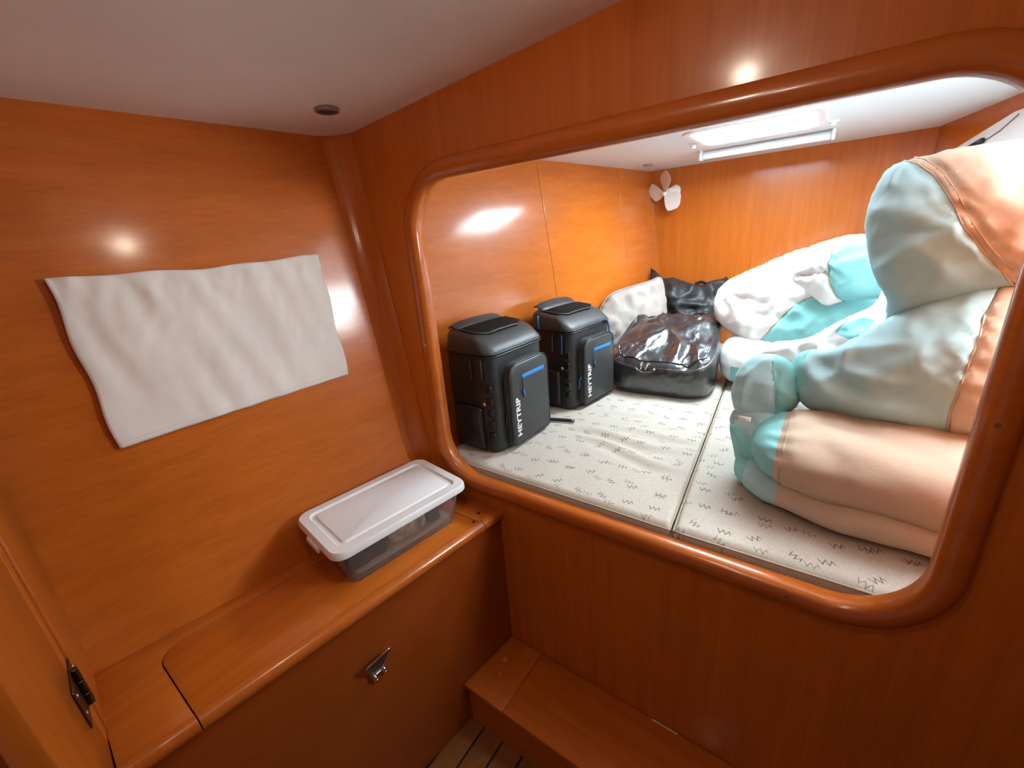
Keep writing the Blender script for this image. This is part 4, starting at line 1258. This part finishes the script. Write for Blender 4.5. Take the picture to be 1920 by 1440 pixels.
# ================================================================== WHITE AND AQUA FABRIC BAGS
fab_w = plain('white canvas', (0.78, 0.78, 0.77), 0.75, 0.25, nscale=10, namp=0.03, bs=26, bst=0.25, bd=0.006)
fab_t = plain('aqua canvas', (0.23, 0.56, 0.58), 0.7, 0.25, nscale=10, namp=0.05, bs=26, bst=0.25, bd=0.006)
fab_b = plain('pale canvas with lamp warmth', (0.54, 0.42, 0.32), 0.8, 0.2, nscale=10, namp=0.03, bs=26, bst=0.2, bd=0.006)  # warm lamplight is put into the colour of this pale cloth
fab_g = plain('pale canvas with cool shade', (0.36, 0.58, 0.63), 0.75, 0.25, nscale=10, namp=0.03, bs=26, bst=0.25, bd=0.006)  # same pale cloth, with grey-green shade put into its colour
stitch = plain('tan stitching', (0.50, 0.38, 0.28), 0.8)
def bag_root(name, loc, lab): return tag(empty(name, loc), lab, 'fabric bag', 'white and aqua fabric bags')
def stations(rows, root):
    """rows: (x, y, z rel. to lens, half-width, half-height, axis yaw, axis pitch) -> loft stations about root"""
    out = []
    ro = Vector(root.location)
    for x, y, z, hw, hh, yw, pt in rows:
        axis = Vector((math.cos(R(yw)) * math.cos(R(pt)), math.sin(R(yw)) * math.cos(R(pt)), math.sin(R(pt))))
        side = Vector((0, 0, 1)).cross(axis).normalized(); upn = axis.cross(side)
        c = Vector((x, y, H + z)) - ro
        out.append([*c, *(side * hw), *(upn * hh)])
    return out
def row_line(p, q, prof, yw, pt):
    """stations along p->q; prof: (t, hw, hh)"""
    p, q = Vector(p), Vector(q)
    return [(*(p + (q - p) * t), hw, hh, yw, pt) for t, hw, hh in prof]
FLOOR = ZM + 0.003

def soft_bag(lab, base_off, c_pix, y, n, outline, tf, tb, mat, name, panels=(), creases=(), seams=(), seed=1.0, wr=0.006, n_int=60, root=None, floor=None):
    """a bag standing at depth y: its outline in the photo is carried to a plane through that place and swollen to its real thickness"""
    c = onY(c_pix[0], c_pix[1], y); n = Vector(n).normalized()
    if root is None: root = bag_root('fabric_bag', c - Vector((0, 0, base_off)), lab)
    ro = Vector(root.location)
    uxv = Vector((0, 0, 1)).cross(n).normalized(); uyv = n.cross(uxv)
    def ab(q):
        d = onP(q[0], q[1], c, n) - c; return (d.dot(uxv), d.dot(uyv))
    ol = [ab(q) for q in spline(outline, 3)]
    if sum(ol[i - 1][0] * ol[i][1] - ol[i][0] * ol[i - 1][1] for i in range(len(ol))) < 0: ol.reverse()
    inflate(name, ol, c - ro, uxv, uyv, tf, tb, mat, root, seed, 80, wr, None, n_int,
            [(a, b, [ab(q) for q in pg]) for a, b, pg in panels],
            [([ab(q) for q in ln], am, wd) for ln, am, wd in creases],
            [[ab(q) for q in ln] for ln in seams], stitch, None if floor is None else floor - ro.z)
    return root
# 1 big round-ended bag on top
seam1 = [(1660, 318), (1700, 303), (1735, 312), (1772, 336), (1805, 376), (1832, 428), (1862, 470), (1892, 505), (1915, 545)]
soft_bag('large round-ended bag on top of the pile with beige back panel', 0.18, (1800, 440), 0.47, (-0.28, -0.95, 0.05),
         [(1660, 612), (1668, 560), (1646, 520), (1632, 470), (1627, 425), (1634, 385), (1650, 345), (1668, 318), (1700, 302), (1760, 288), (1830, 273), (1910, 262), (2000, 268), (2080, 320), (2110, 420), (2080, 500), (1990, 540), (1895, 540), (1800, 568), (1720, 592)],
         0.15, 0.12, fab_g, 'end_panel', [('body', fab_b, seam1 + [(2000, 620), (2200, 600), (2200, 200), (1700, 200), (1640, 290)])],
         [([(1812, 428), (1730, 405), (1630, 395)], 0.012, 0.022), ([(1812, 430), (1740, 462), (1680, 500)], 0.010, 0.018), ([(1800, 432), (1690, 440)], -0.010, 0.016), ([(1668, 545), (1640, 480)], 0.008, 0.012), ([(1720, 590), (1860, 520)], -0.012, 0.02), ([(1700, 310), (1690, 350)], 0.006, 0.006), ([(1715, 312), (1700, 345)], -0.006, 0.005)],
         [seam1[1:], [(q[0] + 14, q[1] - 7) for q in seam1[1:]]], 1.0, 0.006)
# 2 broad slumped bag in the middle with its tongue and flap
r2 = soft_bag('broad slumped grey-green bag in the middle of the pile', 0.16, (1720, 690), 0.43, (-0.25, -0.93, 0.28),
         [(1486, 700), (1490, 670), (1515, 656), (1560, 654), (1607, 634), (1700, 580), (1800, 545), (1890, 520), (1990, 540), (2050, 640), (2030, 750), (1960, 815), (1880, 832), (1775, 818), (1655, 796), (1560, 780), (1512, 764), (1490, 730)],
         0.14, 0.09, fab_g, 'body', [('side_panel', fab_b, [(1850, 600), (1842, 640), (1815, 710), (1790, 770), (1772, 840), (1900, 900), (2200, 800), (2200, 500), (1900, 500)]), ('tongue', fab_t, [(1470, 640), (1528, 645), (1520, 680), (1530, 712), (1515, 735), (1492, 745), (1470, 730)])],
         [([(1524, 690), (1570, 735), (1640, 768), (1730, 785)], 0.016, 0.02), ([(1540, 672), (1620, 715), (1700, 735)], -0.010, 0.016), ([(1607, 640), (1600, 690), (1650, 720)], 0.014, 0.016), ([(1690, 690), (1790, 660)], 0.008, 0.02), ([(1700, 740), (1800, 700)], -0.008, 0.018), ([(1520, 665), (1530, 720)], -0.012, 0.008)],
         [[(1850, 600), (1842, 640), (1815, 710), (1790, 770), (1772, 840)]], 11.0, 0.007)
soft_bag('', 0, (1432, 722), 0.44, (-0.3, -0.9, 0.3),
         [(1378, 762), (1376, 730), (1390, 692), (1418, 668), (1450, 664), (1482, 680), (1500, 720), (1490, 765), (1440, 788), (1400, 784)],
         0.07, 0.07, fab_g, 'flap', [('flap_edge', fab_t, [(1455, 640), (1462, 690), (1470, 730), (1462, 770), (1440, 800), (1520, 800), (1520, 640)])],
         [([(1400, 770), (1420, 710), (1450, 680)], 0.010, 0.014), ([(1470, 700), (1465, 770)], -0.010, 0.01)], [[(1385, 700), (1372, 735), (1380, 768)]], 21.0, 0.005, 40, root=r2)

# 3 lower front bag, folded over
r3 = bag_root('fabric_bag', (0.20, 0.33, ZM), 'beige folded bag lying on the cushion at the front of the pile')
prof = [(0.0, .012, .012), (0.02, .07, .04), (0.07, .115, .062), (0.16, .145, .080), (0.28, .158, .088), (0.5, .165, .09), (0.8, .165, .09), (0.96, .12, .07), (1.0, .01, .01)]
sack_mesh('bag', stations(row_line((-0.105, 0.315, -0.545), (0.60, 0.30, -0.545), prof, -2, 0), r3), r3,
          [('end_panel', fab_t, lambda u, a: u < 0.30), ('upper_body', fab_b, lambda u, a: True)], 31.0, 46, 72, 0.007, 0.003, 2.3, rings=(0.30,), seam_mat=stitch)
prof = [(0.0, .012, .01), (0.02, .08, .03), (0.08, .13, .045), (0.18, .165, .055), (0.32, .18, .058), (0.6, .185, .06), (0.85, .18, .06), (0.97, .12, .04), (1.0, .01, .01)]
sack_mesh('bag', stations(row_line((-0.140, 0.355, -0.632), (0.60, 0.30, -0.628), prof, -4, 0), r3), r3,
          [('lower_end', fab_t, lambda u, a: u < 0.20), ('lower_shade', fab_g, lambda u, a: u < 0.36), ('lower_body', fab_b, lambda u, a: True)], 41.0, 46, 72, 0.006, 0.003, 2.3, floor=FLOOR - ZM, rings=(0.20,))  # grey-green part paints the shaded side of the lamplight edge
soft_bag('', 0, (1440, 850), 0.34, (-0.45, -0.85, 0.25),
         [(1372, 775), (1392, 762), (1420, 768), (1460, 778), (1500, 800), (1530, 880), (1520, 960), (1495, 962), (1450, 935), (1410, 900), (1386, 862), (1374, 815)],
         0.05, 0.06, fab_g, 'fold', [('fold_patch', fab_t, [(1360, 790), (1392, 795), (1425, 815), (1440, 850), (1430, 876), (1395, 872), (1360, 860)])],
         [([(1385, 800), (1430, 850)], 0.008, 0.012), ([(1380, 785), (1420, 790), (1450, 810)], -0.010, 0.01), ([(1420, 880), (1490, 920)], -0.008, 0.01)], [], 91.0, 0.005, 40, root=r3, floor=FLOOR)
lc = onY(1396, 786, 0.285) - Vector(r3.location)
box('care_label', lc - Vector((0.014, 0.001, 0.007)), lc + Vector((0.014, 0.001, 0.007)), plain('white label', (.8, .8, .78), .7), r3, 0.0005, 1)

# 4 bright white bag at the back
seam4 = [(1405, 668), (1430, 650), (1455, 626), (1480, 600), (1510, 576), (1550, 562), (1600, 546), (1650, 538), (1760, 545)]
soft_bag('bright white bag with aqua underside behind the glossy black bag', 0.16, (1520, 570), 1.16, (-0.25, -0.92, 0.30),
         [(1340, 585), (1344, 552), (1362, 530), (1395, 514), (1430, 497), (1470, 480), (1510, 466), (1560, 466), (1620, 490), (1690, 530), (1730, 590), (1700, 645), (1600, 662), (1500, 664), (1440, 668), (1412, 656), (1385, 634), (1354, 612)],
         0.11, 0.11, fab_w, 'body', [('underside', fab_t, seam4 + [(1800, 720), (1400, 720)]), ('top_patch', fab_t, [(1380, 524), (1400, 508), (1436, 490), (1440, 498), (1412, 516), (1390, 530)])],
         [([(1365, 560), (1372, 575)], -0.012, 0.012), ([(1390, 560), (1440, 575), (1490, 560)], -0.012, 0.014), ([(1400, 585), (1450, 600)], -0.010, 0.012), ([(1420, 545), (1480, 530)], 0.010, 0.016), ([(1500, 640), (1560, 600), (1640, 580)], 0.010, 0.018)],
         [seam4[1:]], 51.0, 0.010)
# 5 rolled bag on top of it
seam5 = [(1560, 446), (1583, 470), (1575, 500), (1574, 530), (1583, 570)]
soft_bag('rolled white and aqua bag lying on the bright white bag', 0.10, (1585, 508), 1.00, (-0.35, -0.90, 0.20),
         [(1506, 476), (1530, 460), (1570, 448), (1612, 439), (1660, 446), (1710, 485), (1705, 545), (1645, 560), (1584, 564), (1550, 573), (1530, 560), (1510, 542), (1490, 530), (1490, 512), (1504, 496)],
         0.10, 0.05, fab_w, 'band', [('rim', fab_t, [(1490, 482), (1530, 470), (1575, 456), (1618, 447), (1610, 425), (1480, 440)]), ('body', fab_t, seam5[1:] + [(1760, 600), (1760, 430), (1640, 455)])],
         [([(1510, 500), (1570, 480)], 0.006, 0.01), ([(1505, 520), (1572, 515)], -0.012, 0.008), ([(1520, 480), (1570, 465)], -0.006, 0.008), ([(1600, 500), (1640, 490)], 0.006, 0.015), ([(1590, 540), (1640, 515)], -0.006, 0.012)],
         [seam5[1:], [(1510, 522), (1540, 520), (1574, 512)]], 61.0, 0.006, 50)
# 6 pale bag under the bright one
r6 = bag_root('fabric_bag', (-0.15, 1.08, ZM), 'pale bag squashed underneath the bright white bag')
prof = [(0.0, .012, .012), (0.03, .07, .07), (0.10, .12, .102), (0.25, .15, .118), (0.5, .16, .12), (0.8, .15, .11), (0.96, .1, .07), (1.0, .01, .01)]
sack_mesh('bag', stations(row_line((-0.345, 1.16, -0.570), (0.30, 1.12, -0.570), prof, 0, 0), r6), r6,
          [('end_panel', fab_w, lambda u, a: u < 0.3), ('corner_tab', fab_t, lambda u, a: u < 0.5 and 0.5 < a < 0.8), ('body', fab_w, lambda u, a: True)], 71.0, 42, 64, 0.006, 0.004, 2.2, floor=FLOOR - ZM)
# 7 white crumpled bag between the front pile and the back bags
soft_bag('white crumpled bag between the grey-green bag and the bright back bag', 0.14, (1590, 650), 0.72, (-0.25, -0.92, 0.30),
         [(1396, 712), (1408, 686), (1428, 658), (1452, 641), (1490, 638), (1527, 629), (1563, 608), (1600, 590), (1640, 570), (1665, 530), (1720, 530), (1780, 600), (1780, 700), (1700, 815), (1580, 845), (1480, 820), (1425, 765)],
         0.07, 0.08, fab_w, 'body', [('patch', fab_t, [(1572, 625), (1590, 606), (1622, 598), (1645, 604), (1632, 632), (1600, 640)]), ('hem', fab_t, [(1380, 730), (1400, 700), (1412, 680), (1424, 672), (1428, 690), (1416, 720)])],
         [([(1440, 660), (1500, 655), (1570, 620)], 0.010, 0.012), ([(1480, 680), (1560, 650)], -0.012, 0.010), ([(1600, 610), (1650, 560)], 0.010, 0.014), ([(1500, 640), (1510, 670)], -0.008, 0.008)],
         [], 81.0, 0.012, 60, floor=FLOOR)
bpy.context.view_layer.update()
